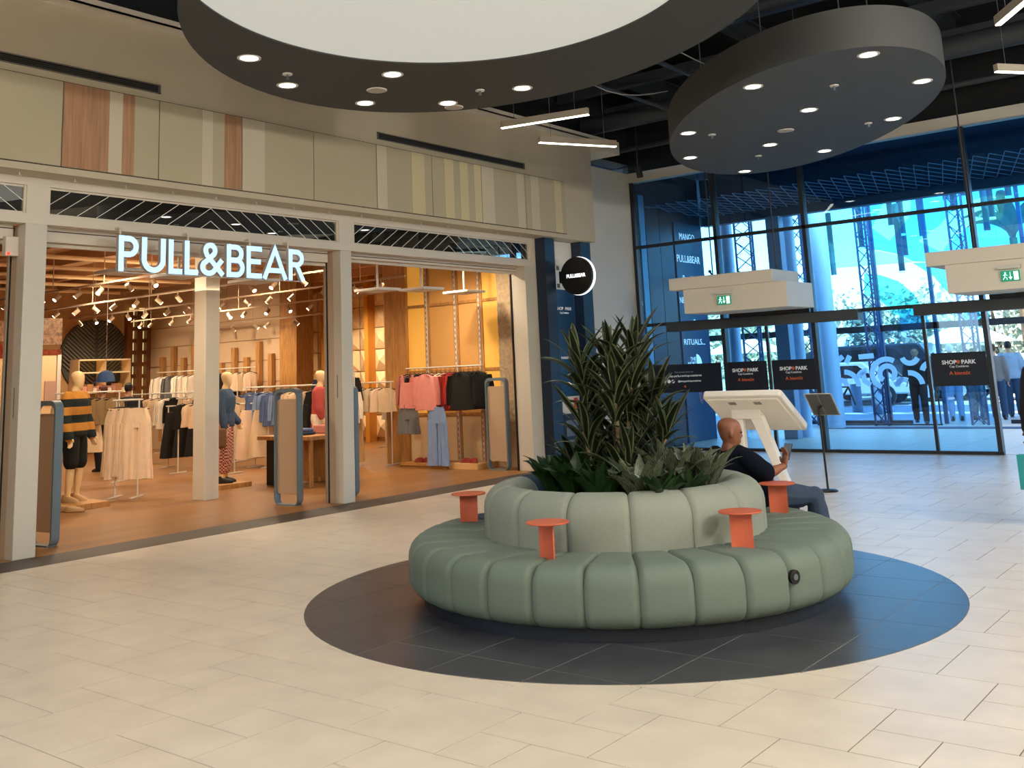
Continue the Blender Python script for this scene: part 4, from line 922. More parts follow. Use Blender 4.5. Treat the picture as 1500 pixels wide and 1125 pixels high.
# glowing yellow panels with wooden frame and slotted rails (wall at y = 13.95)
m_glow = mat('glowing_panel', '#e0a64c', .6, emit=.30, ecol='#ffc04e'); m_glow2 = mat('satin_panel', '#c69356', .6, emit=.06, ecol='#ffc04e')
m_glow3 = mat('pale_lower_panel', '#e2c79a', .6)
pw = thing('lit_wall_panel', 'glowing honey yellow wall panels with wood battens behind the right rack', 'wall panel', (-12.4, 13.94, 0))
xs_ = [-13.42, -12.98, -12.86, -12.27, -12.15, -11.70, -11.58, -11.22]
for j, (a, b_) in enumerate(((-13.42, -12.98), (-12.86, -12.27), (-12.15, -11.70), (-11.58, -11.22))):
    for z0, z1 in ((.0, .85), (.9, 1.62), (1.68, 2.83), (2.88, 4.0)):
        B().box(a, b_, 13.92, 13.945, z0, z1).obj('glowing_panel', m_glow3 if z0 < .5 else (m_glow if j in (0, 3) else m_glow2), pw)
for z in (.86, 1.63, 2.84): B().box(-13.42, -11.2, 13.905, 13.93, z, z + .05).obj('batten', m_wd, pw)
for a in (-12.98, -12.27, -11.70): 
    B().box(a, a + .12, 13.90, 13.94, 0, 4.0).obj('batten', m_wd, pw); rl = B().box(a + .035, a + .075, 13.88, 13.90, 0, 4.0).obj('slotted_rail', m_frame, pw)
    sb = B(); [sb.box(a + .048, a + .062, 13.876, 13.881, .1 + .1 * k, .15 + .1 * k) for k in range(38)]; sb.obj('slots', m_dwd, rl, kind='stuff')
# rough stone end wall near the shopfront
b = B(); nx, nz = 14, 60; vs = []
for i in range(nx + 1):
    for k in range(nz + 1): vs.append((-11.2 + .84 * i / nx, 13.86 + R.uniform(-.012, .012), 4.2 * k / nz))
b.add(vs, [(i * (nz + 1) + k, (i + 1) * (nz + 1) + k, (i + 1) * (nz + 1) + k + 1, i * (nz + 1) + k + 1) for i in range(nx) for k in range(nz)])
b.box(-11.2, -10.36, 13.88, 13.95, 0, 4.2)
b.obj('wall_stone', mat('rough_stone', '#c0aa8a', .95, noise=.15, scale=14, bump=3), kind='structure', smooth=180)['label'] = 'rough sand stone wall at the right end of the shop'
# pyramid tile wall, far side
pt = thing('relief_tile_wall', 'wall of pale pyramid relief tiles between gilded wooden posts, far in the shop', 'tile wall', (-20, 18.5, 0))
m_pyr = mat('relief_tile', '#e3c596', .6, island=.08); tl_ = .55; nt = 0
for i in range(7):
    for k in range(7):
        x0 = -22.3 + i * tl_; z0 = k * tl_ + .1
        if x0 + tl_ > -18.3: continue
        B().add([(x0 + .01, 18.46, z0 + .01), (x0 + tl_ - .01, 18.46, z0 + .01), (x0 + tl_ - .01, 18.46, z0 + tl_ - .01), (x0 + .01, 18.46, z0 + tl_ - .01), (x0 + tl_ / 2, 18.33, z0 + tl_ / 2)],
                [(0, 1, 4), (1, 2, 4), (2, 3, 4), (3, 0, 4), (3, 2, 1, 0)]).obj('tile', m_pyr, pt)
for i in range(6): B().box(-22.4 + i * .82, -22.26 + i * .82, 18.2, 18.46, 0, 4.25).obj('post', mat('gilded_wood', '#d08e35', .45), pt)
# round slatted ornament on the rear wall
oc = gx(141, 522, -24.7); om = thing('wall_ornament', 'large round wall ornament of slanted grey slats behind the striped mannequin', 'ornament', oc)
rr = .95; m_sl = mat('ornament_slat', '#6a655c', .7); m_sld = mat('ornament_back', '#4a4640', .8)
B().cyl((-24.79, oc.y, oc.z), (-24.74, oc.y, oc.z), rr, 40).obj('backing', m_sld, om)
for i in range(-9, 10):
    for s_ in (-1, 1):
        d_ = i * .105; pts = []
        for t_ in [q / 40 * 2.6 - 1.3 for q in range(41)]:
            y = s_ * abs(t_ * .72 + .0); z = t_ * .72 + d_ * 1.0
            y = t_ * .72 * s_ ; z = t_ * .62 + d_
            if y * s_ >= .02 and y * y + z * z < rr * rr * .96: pts.append((y, z))
        if len(pts) > 1: B().bar((-24.72, oc.y + pts[0][0], oc.z + pts[0][1]), (-24.72, oc.y + pts[-1][0], oc.z + pts[-1][1]), .035, .05, up=(1, 0, 0)).obj('slat', m_sl, om)
# lit ladder shaped lattice
lc0, lc1 = gx(187, 520, -24.6), gx(216, 520, -24.6)
ld = thing('lattice_screen', 'tall brown wooden lattice screen with lit squares between ornament and battens', 'screen', (-24.6, (lc0.y + lc1.y) / 2, 0))
for f_ in (0, .5, 1): y = lc0.y + (lc1.y - lc0.y) * f_; B().box(-24.66, -24.5, y - .08, y + .08, 0, 3.6).obj('upright', m_dwd, ld)
for k in range(11):
    z = .3 + .31 * k; B().box(-24.65, -24.52, lc0.y, lc1.y, z, z + .09).obj('rail', m_dwd, ld)
    for s_ in (0, 1): y = lc0.y + (lc1.y - lc0.y) * (.5 * s_); B().box(-24.7, -24.67, y + .08, y + (lc1.y - lc0.y) / 2 - .08, z + .1, z + .3).obj('lit_square', mat('lit_square', '#ffe7a0', .5, emit=.75), ld)
# cream partition, shelf unit with goods on the rear wall
pa = gx(62, 600, -20); pb = gx(86, 600, -20)
pt_ = thing('partition', 'cream partition wall with a small notice left of the striped mannequin', 'partition', (-20, pa.y, 0)); B().box(-20.2, -20, pa.y - 2, pb.y, 0, 2.3).obj('panel', m_cream, pt_)
B().box(-20, -19.98, pa.y + .02, pa.y + .3, 1.35, 1.8).obj('notice', mat('notice_rose', '#b08a78', .7), pt_)
B().box(-20.02, -19.96, pb.y - .08, pb.y, 0, 2.35).obj('edge_frame', m_frame, pt_)
sa, sb_ = gx(112, 590, -24.4), gx(186, 590, -24.4)
sh = thing('wall_shelf', 'cream wall shelf with small boxes behind the striped mannequin', 'shelf', (-24.4, sa.y, 0))
B().box(-24.75, -24.3, sa.y - .03, sa.y, 0, 2.35).obj('side', m_cream, sh); B().box(-24.75, -24.3, sb_.y, sb_.y + .03, 0, 2.35).obj('side', m_cream, sh); my = (sa.y + sb_.y) / 2; B().box(-24.75, -24.3, my, my + .03, 0, 2.35).obj('side', m_cream, sh)
for z in (.8, 1.15, 1.5, 2.0, 2.32): B().box(-24.75, -24.3, sa.y, sb_.y, z, z + .03).obj('shelf_board', mat('lit_shelf', '#ffe0a8', .5, emit=.25), sh)
m_bx = [mat('box_white', '#f0e4d4', .6), mat('box_rose', '#d99a8c', .6), mat('box_tan', '#c08b5c', .6)]
k = 0
for z in (.83, 1.18, 1.53):
    for q in range(9):
        y = sa.y + .12 + q * (sb_.y - sa.y - .2) / 9; k += 1
        B().box(-24.6, -24.35, y, y + .12 + .04 * (q % 2), z, z + .1 + .05 * (k % 3)).obj('shelf_box', m_bx[k % 3], None, bevel=.004, label=f'small box on the {("lower", "middle", "upper")[(.83, 1.18, 1.53).index(z)]} rear shelf, {ORD[q]} from the left', cat='box', group='small boxes on the rear shelf')
# printed banners at far left
for i, (px, y0, y1) in enumerate(((66, 466, 505), (64, 512, 520), (8, 470, 500), (10, 505, 525))):
    a, c = gx(px, y0, -19), gx(px, y1, -19)
    B().box(-19.03, -19, a.y - .35, a.y + .35, c.z, a.z).obj('hanging_poster', mat(f'poster_{i}', ('#efd9c2', '#c96b4d', '#e8cdb4', '#b8452c')[i], .7, noise=.5, scale=14), label=('pale printed poster hanging behind the left post', 'narrow orange poster under the pale one behind the left post', 'pale printed poster at the left picture edge', 'red printed poster at the left picture edge')[i], cat='poster')
# hanging square panels behind the header
for i, (px, py, X) in enumerate(((183, 398, -11.4), (262, 404, -11.4), (372, 412, -11.5), (553, 425, -11.4), (617, 424, -11.2), (680, 428, -11.4))):
    c = gx(px, py, X); t = thing('ceiling_antenna', f'flat white square antenna panel hung inside the opening, {ORD[i]} from the left', 'panel', c, 'square antenna panels')
    B().box(c.x - .28, c.x + .28, c.y - .24, c.y + .24, c.z - .02, c.z + .02).obj('panel', m_white, t, bevel=.005); B().cyl((c.x, c.y, c.z), (c.x, c.y, 4.3), .018, 8).obj('rod', m_white, t)
# shop column (square, pale)
cc = B().box(-12.83, -12.55, 8.82, 9.06, 0, 4.3).obj('trim_10', mat('column_white', '#e2d9c6', .35), kind='structure', bevel=.005); cc['label'] = 'square pale column just inside the shop'

# ---- lighting tracks and spotlights
m_can = mat('spot_can', '#b49c80', .45, metal=.2); m_lens = mat('spot_lens', '#ffe9c4', .5, emit=14)
psp = thing('spotlight', 'x', 'spotlight')
B().cyl((0, 0, 0), (0, 0, -.10), .012, 6).obj('stem', m_can, psp); B().cyl((0, .03, -.07), (0, -.07, -.16), .04, 12).obj('can', m_can, psp, smooth=40); B().cyl((0, -.0705, -.1605), (0, -.074, -.164), .035, 12).obj('lens', m_lens, psp)
si = 0
for ti, (Y, z, x0, x1) in enumerate(((9.2, 3.35, -22, -13.4), (10.9, 3.3, -22.5, -12), (12.4, 3.25, -23, -12), (14.0, 3.2, -23, -14.4), (15.0, 3.0, -22, -17))):
    tr_ = thing('lighting_track', f'ceiling track of the shop spotlights, {ORD[ti]} from the shopfront side', 'track', ((x0 + x1) / 2, Y, z), 'lighting tracks')
    B().box(x0, x1, Y - .02, Y + .02, z, z + .03).obj('rail', m_can, tr_)
    for q in range(5): x = x0 + (x1 - x0) * (q + .5) / 5; B().cyl((x, Y, z), (x, Y, 4.3), .01, 5).obj('hanger', m_can, tr_)
    n_ = int((x1 - x0) / .72)
    for q in range(n_):
        x = x0 + .3 + q * .72; side_ = ('left', 'right')[q % 2]
        place(psp, (x + R.uniform(-.15, .15), Y, z), R.choice((0.3, -.6, 1.6, 2.6, 3.3, -1.2, 0)), f'shop spotlight on the {ORD[ti]} track, {ORD[q]} lamp from the back', f'spotlights on the {ORD[ti]} track')
pipe('loudspeaker_box', 'x', 'speaker', (-18.2, 14, 2.6), (-18.2, 14, 2.9), .1) if False else None

# ---- security gates
m_gate = mat('gate_beige', '#b59a7e', .5); m_gframe = mat('gate_grey', '#66747c', .4)
pg = thing('security_gate', 'x', 'security gate')
def rrect(w_, h_, r, n_=5):
    out_ = []
    for cx, cz, a in ((w_ / 2 - r, h_ - r, 0), (-w_ / 2 + r, h_ - r, 90), (-w_ / 2 + r, r, 180), (w_ / 2 - r, r, 270)):
        out_ += [(cx + r * math.cos(math.radians(a + 90 * q / n_)), cz + r * math.sin(math.radians(a + 90 * q / n_))) for q in range(n_ + 1)]
    return out_
o_, i_ = rrect(.42, 1.5, .09), rrect(.37, 1.45, .07); nn = len(o_); vs = []
for pts, y in ((o_, -.05), (i_, -.05), (i_, .05), (o_, .05)): vs += [(x, y, z) for x, z in pts]
B().add(vs, [(q * nn + i, q * nn + (i + 1) % nn, ((q + 1) % 4) * nn + (i + 1) % nn, ((q + 1) % 4) * nn + i) for q in range(4) for i in range(nn)]).obj('frame', m_gframe, pg, smooth=50, fix=True)
B().prism([(x, z * .86 + .14) for x, z in rrect(.38, 1.42, .06)], lambda a, c, t: (a, t, c), -.015, .015).obj('panel', m_gate, pg, fix=True, bevel=.003)
B().box(-.16, .16, -.06, .06, 0, .015).obj('foot', m_gframe, pg)
for i, (x, y) in enumerate(((-10.84, 5.62), (-10.87, 8.94), (-10.86, 9.92), (-10.93, 13.42), (-11.0, 4.2))):
    place(pg, (x, y, 0), math.radians((8, 8, 14, 4, 6)[i]), ('beige anti-theft gate behind the left post', 'beige anti-theft gate left of the middle post', 'narrow edge of an anti-theft gate just right of the middle post', 'beige anti-theft gate before the rough stone wall', 'beige anti-theft gate at the left picture edge')[i], 'anti-theft gates')

# ---- garments
GM = {}
def gmat(h): return mat('cloth_' + h.strip('#'), h, .9, noise=.05, scale=9, bump=.1)
def sheet(b, prof, cx, th_, n=16, fold=.02, seed=0, y0=0):
    """closed cloth body: prof = [(z, half width)], thin in y, with soft vertical folds"""
    rr_ = random.Random(seed); ph_ = rr_.uniform(0, 6); vs = []
    for z, hw in prof:
        for j in range(n):
            t = 2 * PI * j / n; vs.append((cx(z) + hw * math.cos(t), y0 + (th_ + fold * math.sin(7 * t + ph_ + z * 2)) * math.sin(t) * 1.0, z + .006 * math.sin(3 * t + ph_)))
    L = len(prof); fs = [(i * n + j, i * n + (j + 1) % n, (i + 1) * n + (j + 1) % n, (i + 1) * n + j) for i in range(L - 1) for j in range(n)]
    fs += [tuple(range(n)), tuple(range((L - 1) * n, L * n))[::-1]]
    b.add(vs, fs)
def garment_mesh(kind, col, seed):
    key = (kind, col, seed % 2)
    if key in GM: return GM[key]
    b = B(); c0 = lambda z: 0
    if kind == 'trousers':
        sheet(b, [(-.08, .15), (-.14, .16), (-.24, .19), (-.36, .2)], c0, .03, seed=seed)
        for s_ in (-1, 1): sheet(b, [(-.3, .10), (-.5, .105), (-.8, .11), (-1.08, .125)], lambda z, s_=s_: s_ * (.095 + .02 * (-z)), .032, seed=seed + s_)
    elif kind == 'shorts':
        sheet(b, [(-.08, .15), (-.2, .19), (-.3, .2)], c0, .035, seed=seed)
        for s_ in (-1, 1): sheet(b, [(-.26, .1), (-.4, .11), (-.52, .13)], lambda z, s_=s_: s_ * .1, .04, seed=seed + s_)
    elif kind == 'shirt':
        sheet(b, [(-.07, .05), (-.1, .14), (-.16, .2), (-.3, .2), (-.5, .205), (-.68, .22)], c0, .035, seed=seed)
        for s_ in (-1, 1): sheet(b, [(-.12, .04), (-.3, .06), (-.6, .045)], lambda z, s_=s_: s_ * (.19 + .05 * min(1, -z * 2)), .03, seed=seed + s_)
    elif kind == 'tank':
        sheet(b, [(-.2, .15), (-.3, .17), (-.45, .175), (-.62, .19)], c0, .03, seed=seed)
        for s_ in (-1, 1): sheet(b, [(-.07, .025), (-.22, .04)], lambda z, s_=s_: s_ * .11, .015, seed=seed)
    elif kind == 'skirt':
        sheet(b, [(-.08, .14), (-.2, .17), (-.45, .21), (-.75, .25), (-.95, .27)], c0, .05, 20, .02, seed=seed)
    elif kind == 'top':
        sheet(b, [(-.07, .06), (-.12, .15), (-.2, .17), (-.35, .16), (-.5, .18)], c0, .03, seed=seed)
    me = b.mesh('garment', gmat(col), 60); bm = bmesh.new(); bm.from_mesh(me); bmesh.ops.recalc_face_normals(bm, faces=bm.faces); bm.to_mesh(me); bm.free(); GM[key] = me; return me
hb = B(); hb.tube([(.0, 0, -.06), (0, 0, -.01), (.018, 0, .012), (.0, 0, .03), (-.018, 0, .012)], .004, 5); hb.bar((-.17, 0, -.1), (0, 0, -.055), .012, .012); hb.bar((.17, 0, -.1), (0, 0, -.055), .012, .012); hb.bar((-.17, 0, -.1), (.17, 0, -.1), .008)
hanger_me = hb.mesh('hanger', m_black)
CN = {'#d9bd97': 'cream', '#c9a878': 'tan', '#8f744c': 'olive', '#efe3cf': 'white', '#16130f': 'black', '#d98a7e': 'pink', '#a92a22': 'red', '#2a3450': 'navy', '#5b6c94': 'blue', '#6b6a68': 'grey', '#c07a6a': 'rose', '#b8915c': 'camel', '#e8c9a8': 'ivory', '#b33b3b': 'crimson', '#c9c2bb': 'pale grey', '#7d93b8': 'light blue'}
def rack(label, a, b_, items, stand=True, tilt=0.0, where='', jitter=.02, turn=None, low=None):
    """a rail from a to b_ with its garments; the stand is one thing, every garment another"""
    a, b_ = Vector(a), Vector(b_); d = (b_ - a); L = d.length; dn = d.normalized()
    t = thing('clothes_rack', label, 'clothes rack', ((a.x + b_.x) / 2, (a.y + b_.y) / 2, 0))
    B().cyl(a - dn * .06, b_ + dn * .06, .013, 8).obj('rail', m_frame, t)
    if stand:
        for p in (a, b_):
            B().cyl((p.x, p.y, .02), (p.x, p.y, p.z), .013, 8).obj('upright', m_frame, t)
            sd_ = Vector((-dn.y, dn.x, 0)); B().bar(Vector((p.x, p.y, .015)) - sd_ * .22, Vector((p.x, p.y, .015)) + sd_ * .22, .03, .02).obj('foot', m_frame, t)
        if low: B().cyl((a.x, a.y, low), (b_.x, b_.y, low), .012, 8).obj('lower_rail', m_frame, t)
    n_ = len(items); rz = math.atan2(dn.y, dn.x) + PI / 2 if turn is None else turn
    tot = {}
    for kd, c in items: tot[(kd, c)] = tot.get((kd, c), 0) + 1
    cnt = {}
    for i, (kd, c) in enumerate(items):
        p = a.lerp(b_, (i + .5) / n_); key = (kd, c); cnt[key] = cnt.get(key, 0) + 1
        nm = {'trousers': 'trousers', 'shorts': 'shorts', 'shirt': 'shirt', 'tank': 'tank top', 'skirt': 'long skirt', 'top': 'short top'}[kd]
        o = bpy.data.objects.new({'tank': 'tank_top', 'skirt': 'long_skirt', 'top': 'short_top'}.get(kd, kd), garment_mesh(kd, c, i)); COL.objects.link(o)
        o.location = p - Vector((0, 0, .042)); o.rotation_euler = (0, 0, rz + R.uniform(-.12, .12)); s_ = R.uniform(.96, 1.04); o.scale = (s_, s_, s_)
        lb = (f'{ORD[cnt[key] - 1]} ' if tot[key] > 1 else '') + f'{CN[c]} {nm} ' + ('from the left ' if tot[key] > 1 else '') + f'on the {where}'
        tag(o, lb, nm.split()[-1], f'clothes on the {where}'); h_ = bpy.data.objects.new('hanger', hanger_me); COL.objects.link(h_); h_.parent = o
    return t
C, T, OL, W, K, PK, RD, NV, BL, GR, IV, CM = '#d9bd97', '#c9a878', '#8f744c', '#efe3cf', '#16130f', '#d98a7e', '#a92a22', '#2a3450', '#5b6c94', '#6b6a68', '#e8c9a8', '#b8915c'
p0, p1 = gx(170, 590, -15.3), gx(205, 588, -14.9)
ra_, rb_ = gx(171, 592, -14.3), gx(204, 590, -14.0)
rack('slim standing rack of cream trousers in the left shop bay', (ra_.x, ra_.y, 1.42), (rb_.x, rb_.y, 1.42), [('trousers', C), ('trousers', IV), ('trousers', C), ('trousers', IV), ('trousers', C), ('trousers', IV)], where='front trouser rack', turn=math.radians(52))
rack('rack of olive and tan clothes behind the striped mannequin', (-17.6, 9.3, 1.55), (-16.6, 9.9, 1.55), [('skirt', T), ('skirt', C), ('skirt', T), ('skirt', C), ('top', OL), ('top', OL), ('top', OL)], where='rack behind the striped mannequin', turn=math.radians(50))
rack('rack of pale tops left of the square column', (-16.9, 11.3, 1.36), (-15.6, 11.6, 1.36), [('top', K), ('top', IV), ('top', IV), ('top', IV), ('top', IV), ('top', C), ('top', IV)], where='low rack left of the column', turn=math.radians(60))
rack('rack of black and cream skirts left of the square column', (-18.3, 12.0, 1.2), (-15.9, 12.6, 1.2), [('skirt', K), ('skirt', K), ('skirt', K), ('skirt', C), ('skirt', C), ('skirt', C), ('skirt', IV), ('skirt', C)], where='skirt rack left of the column', turn=math.radians(60))
rack('high rail of white clothes along the battened wall', (-23.5, 15.1, 1.95), (-19.6, 15.1, 1.95), [('shirt', W), ('top', W), ('shirt', GR), ('top', W), ('shirt', W), ('top', IV), ('shirt', W), ('top', W), ('shirt', IV), ('top', W), ('shirt', BL), ('shirt', K), ('top', C), ('top', IV), ('top', C), ('top', IV)], stand=False, where='high rail by the batten wall', turn=math.radians(65))
rack('lower rail of clothes along the battened wall', (-22.5, 14.6, 1.15), (-18.6, 14.6, 1.15), [('top', K), ('top', C), ('top', K), ('top', IV), ('top', C), ('top', K), ('top', IV), ('top', C), ('top', K), ('top', W), ('top', K), ('top', C)], stand=True, where='lower rail by the batten wall', turn=math.radians(65))
rack('long rack of striped shirts and checked trousers right of the column', (-16.3, 12.6, 1.5), (-13.9, 12.9, 1.5), [('shirt', BL), ('shirt', '#7d93b8'), ('shirt', BL), ('shirt', '#7d93b8'), ('shirt', C), ('shirt', IV), ('shirt', C), ('trousers', K), ('trousers', '#b33b3b'), ('trousers', '#b33b3b'), ('trousers', K), ('shirt', W)], where='long rack right of the column', turn=math.radians(50))
rack('rack of cream tops between the gate and the middle post', (-14.7, 13.4, 1.5), (-13.6, 13.6, 1.5), [('top', K), ('top', C), ('top', IV), ('top', C), ('top', IV), ('top', C)], where='rack left of the middle post', turn=math.radians(50))
rack('upper rail of navy clothes right of the middle post', (-14.9, 13.0, 1.72), (-14.1, 13.15, 1.72), [('shorts', NV), ('shorts', NV), ('shorts', NV), ('shorts', K), ('shorts', NV), ('shorts', K)], where='navy rail right of the middle post', turn=math.radians(52))
rack('lower rail of camel trousers right of the middle post', (-15.0, 12.8, 1.22), (-14.0, 13.05, 1.22), [('trousers', K), ('trousers', CM), ('trousers', CM), ('trousers', CM), ('trousers', CM), ('trousers', CM), ('trousers', CM)], stand=False, where='camel trouser rail', turn=math.radians(52))
rack('far low rack of pale rose tops seen left of the wooden pillar', (-17.2, 17.0, 1.15), (-15.6, 17.0, 1.15), [('top', '#c9c2bb'), ('top', IV), ('top', '#c07a6a'), ('top', IV), ('top', '#c9c2bb'), ('top', IV), ('top', GR)], where='far low rack', turn=math.radians(60))
rack('long rack of white and black clothes in the middle depth of the left bay', (-20.5, 12.4, 1.45), (-17.8, 13.3, 1.45), [('shirt', W), ('shirt', K), ('top', IV), ('shirt', C), ('shirt', W), ('shirt', K), ('skirt', C), ('shirt', IV), ('shirt', GR), ('shirt', W), ('skirt', K), ('shirt', C)], where='middle depth rack', turn=math.radians(60))
rack('deep rack of mixed clothes behind the denim mannequin', (-17.9, 13.6, 1.5), (-15.6, 14.3, 1.5), [('shirt', BL), ('shirt', W), ('shirt', C), ('shirt', K), ('shirt', W), ('shirt', '#b33b3b'), ('skirt', T), ('shirt', IV), ('shirt', W), ('shirt', NV)], where='deep mixed rack', turn=math.radians(60))
rack('rack of dark and white clothes seen at the left picture edge', (-13.6, 5.35, 1.4), (-12.9, 5.5, 1.4), [('shirt', K), ('shirt', W), ('shirt', K), ('shirt', C), ('shirt', K)], where='rack at the left picture edge', turn=math.radians(70))
# the front right rack before the glowing wall
a, b_ = gy(598, 541, 13.45), gy(706, 536, 13.45); zr = 1.72
rk = rack('front right rack of pink, red and black clothes before the glowing wall', (-13.0, 13.45, zr), (-11.3, 13.45, zr), [('shirt', '#c07a6a'), ('shirt', GR), ('shirt', K), ('shirt', PK), ('shirt', PK), ('shirt', IV), ('shirt', PK), ('shirt', IV), ('shirt', IV), ('shirt', RD), ('shirt', RD), ('shirt', RD), ('shirt', K), ('shirt', K), ('shirt', K), ('shirt', K)], stand=False, where='front right rack', turn=math.radians(35))
for x in (-12.92, -12.21, -11.64): B().bar((x, 13.44, zr), (x, 13.9, zr), .02).obj('wall_arm', m_frame, rk)
def hung(kind, col, p, rz, label, s_=1.0):
    o = bpy.data.objects.new({'tank': 'tank_top'}.get(kind, kind), garment_mesh(kind, col, 3)); COL.objects.link(o); o.location = p; o.rotation_euler = (0, 0, rz); o.scale = (s_,) * 3
    h_ = bpy.data.objects.new('hanger', hanger_me); COL.objects.link(h_); h_.parent = o; return tag(o, label, kind)
hung('tank', PK, (-12.83, 13.25, zr - .04), .12, 'pink sleeveless tank top hung facing the shopfront on the front right rack', 1.05)
hung('shorts', GR, (-12.85, 13.27, 1.18), .12, 'grey denim shorts hung under the pink tank top', 1.15)
hung('trousers', '#7d93b8', (-12.1, 13.2, 1.12), .15, 'light blue jeans hung facing the shopfront before the glowing wall', .98)
hung('shirt', PK, (-12.3, 13.15, zr - .04), .25, 'pink printed shirt hung facing the shopfront, above the light blue jeans', 1.0)
hung('shirt', K, (-11.45, 13.12, zr - .04), .3, 'black shirt with a pale tag hung at the right end of the front right rack', 1.0)
b = B(); 
plm = thing('display_plinth', 'low wooden display plinth under the front right rack', 'plinth', (-12.4, 13.45, 0)); B().box(-13.05, -12.05, 13.25, 13.88, 0, .05).box(-13.05, -12.05, 13.22, 13.88, .05, .09).obj('long_board', m_wd, plm); B().box(-12.0, -11.35, 13.35, 13.88, 0, .09).obj('short_board', mat('pale_wood', '#d9ac72', .5), plm)
def shoe_thing(x, y, z, rz, mt, label, group):
    t = thing('shoe', label, 'shoe', (0, 0, 0), group); sb = B(); loft(sb, [(Vector((0, y_, z_)), rx, ry, Vector((1, 0, 0)), Vector((0, 1, 0))) for z_, y_, rx, ry in ((0.012, 0, .045, .13), (.04, 0, .045, .128), (.065, -.03, .038, .09), (.085, -.06, .03, .05))], 14)
    sb.obj('upper', mt, t, smooth=60); sb = B(); loft(sb, [(Vector((0, 0, z_)), .048, .135, Vector((1, 0, 0)), Vector((0, 1, 0))) for z_ in (0, .014)], 14); sb.obj('sole', m_dwd, t); t.location = (x, y, z); t.rotation_euler = (0, 0, rz)
mrd = mat('red_leather', '#8e2a2a', .4)
for i, (x, y, z) in enumerate(((-12.75, 13.4, .09), (-12.6, 13.42, .09), (-12.42, 13.42, .09), (-11.75, 13.5, .09), (-11.6, 13.52, .09))): shoe_thing(x, y, z, 1.3, mrd, f'dark red shoe on the low wooden plinth, {ORD[i]} from the left', 'red shoes on the wooden plinth')
# ---- mannequins
m_strA = bpy.data.materials.new('striped_sweater'); m_strA.use_nodes = True
n = m_strA.node_tree; p = n.nodes['Principled BSDF']; p.inputs['Roughness'].default_value = .9; tc = n.nodes.new('ShaderNodeTexCoord'); sx = n.nodes.new('ShaderNodeSeparateXYZ'); n.links.new(tc.outputs['Object'], sx.inputs[0])
f1_ = n.nodes.new('ShaderNodeMath'); f1_.operation = 'MULTIPLY_ADD'; f1_.inputs[1].default_value = 1 / .215; f1_.inputs[2].default_value = .12; n.links.new(sx.outputs[2], f1_.inputs[0])
f2_ = n.nodes.new('ShaderNodeMath'); f2_.operation = 'FRACT'; n.links.new(f1_.outputs[0], f2_.inputs[0]); f3_ = n.nodes.new('ShaderNodeMath'); f3_.operation = 'GREATER_THAN'; f3_.inputs[1].default_value = .5; n.links.new(f2_.outputs[0], f3_.inputs[0])
mx = n.nodes.new('ShaderNodeMix'); mx.data_type = 'RGBA'; mx.inputs[6].default_value = hx('#0c1a17'); mx.inputs[7].default_value = hx('#b5792b'); n.links.new(f3_.outputs[0], mx.inputs[0]); n.links.new(mx.outputs[2], p.inputs['Base Color'])
m_chk = bpy.data.materials.new('red_gingham'); m_chk.use_nodes = True; n = m_chk.node_tree; p = n.nodes['Principled BSDF']; p.inputs['Roughness'].default_value = .9; tc = n.nodes.new('ShaderNodeTexCoord'); ck = n.nodes.new('ShaderNodeTexChecker'); ck.inputs['Scale'].default_value = 40; ck.inputs[1].default_value = hx('#8c1f1c'); ck.inputs[2].default_value = hx('#e2b7a0'); n.links.new(tc.outputs['Object'], ck.inputs[0]); n.links.new(ck.outputs[0], p.inputs['Base Color'])
m_kn = mat('black_wool', '#0a0b0b', .95)
def platform(x, y, label, w_=.55):
    B().box(x - w_ / 2, x + w_ / 2, y - .3, y + .3, 0, .07).obj('platform', m_wd, bevel=.004, label=label, cat='platform')
platform(-13.85, 7.62, 'low wooden platform under the striped mannequin', .8)
figure('mannequin', 'tall mannequin in a yellow and black striped sweater and black shorts', 'mannequin', (-13.9, 7.62, .07), math.radians(-62), dict(eL=(-.25, 0, 1.12), eR=(.25, 0, 1.12), wL=(-.25, .1, .86), wR=(.25, .08, .86), face=(0, 1, 0)), 1.80, m_mann, m_strA, 1.0, .035, m_kn, .46, .022, mat('beige_shoe', '#b58f63', .6), face=False)
cl = B(); loft(cl, [(Vector((0, 0, z)), r, r, Vector((1, 0, 0)), Vector((0, 1, 0))) for z, r in ((0, .1), (.03, .085), (.06, .065))], 14); cl.obj('collar', mat('white_collar', '#e8dccb', .8), label='white collar of the striped sweater', cat='collar') if False else None
tb = thing('tote_bag', 'black tote bag with white print beside the striped mannequin', 'bag', (-13.55, 6.95, .58)); B().box(-13.7, -13.38, 6.88, 6.99, .6, .95).obj('body', m_kn, tb, bevel=.01)
wp = B(); [wp.box(-13.67 + .05 * (q % 5) + .01 * (q % 3), -13.63 + .05 * (q % 5) + .012 * (q % 4), 6.872, 6.88, .64 + .055 * (q // 5), .67 + .055 * (q // 5)) for q in range(25)]; wp.obj('white_print', m_white, tb, kind='stuff')
B().box(-13.8, -13.3, 6.8, 7.08, .55, .59).box(-13.76, -13.73, 6.84, 7.04, 0, .55).box(-13.37, -13.34, 6.84, 7.04, 0, .55).obj('low_table', m_wd, label='small wooden side table carrying the printed tote bag', cat='table')
for i, (x, y) in enumerate(((-13.45, 7.3), (-13.3, 7.32))): shoe_thing(x, y, 0.0, -.9, mat('beige_shoe'), ('left beige shoe on the floor by the striped mannequin', 'right beige shoe on the floor by the striped mannequin')[i], 'beige shoes')
platform(-13.75, 10.05, 'low wooden platform under the denim mannequin')
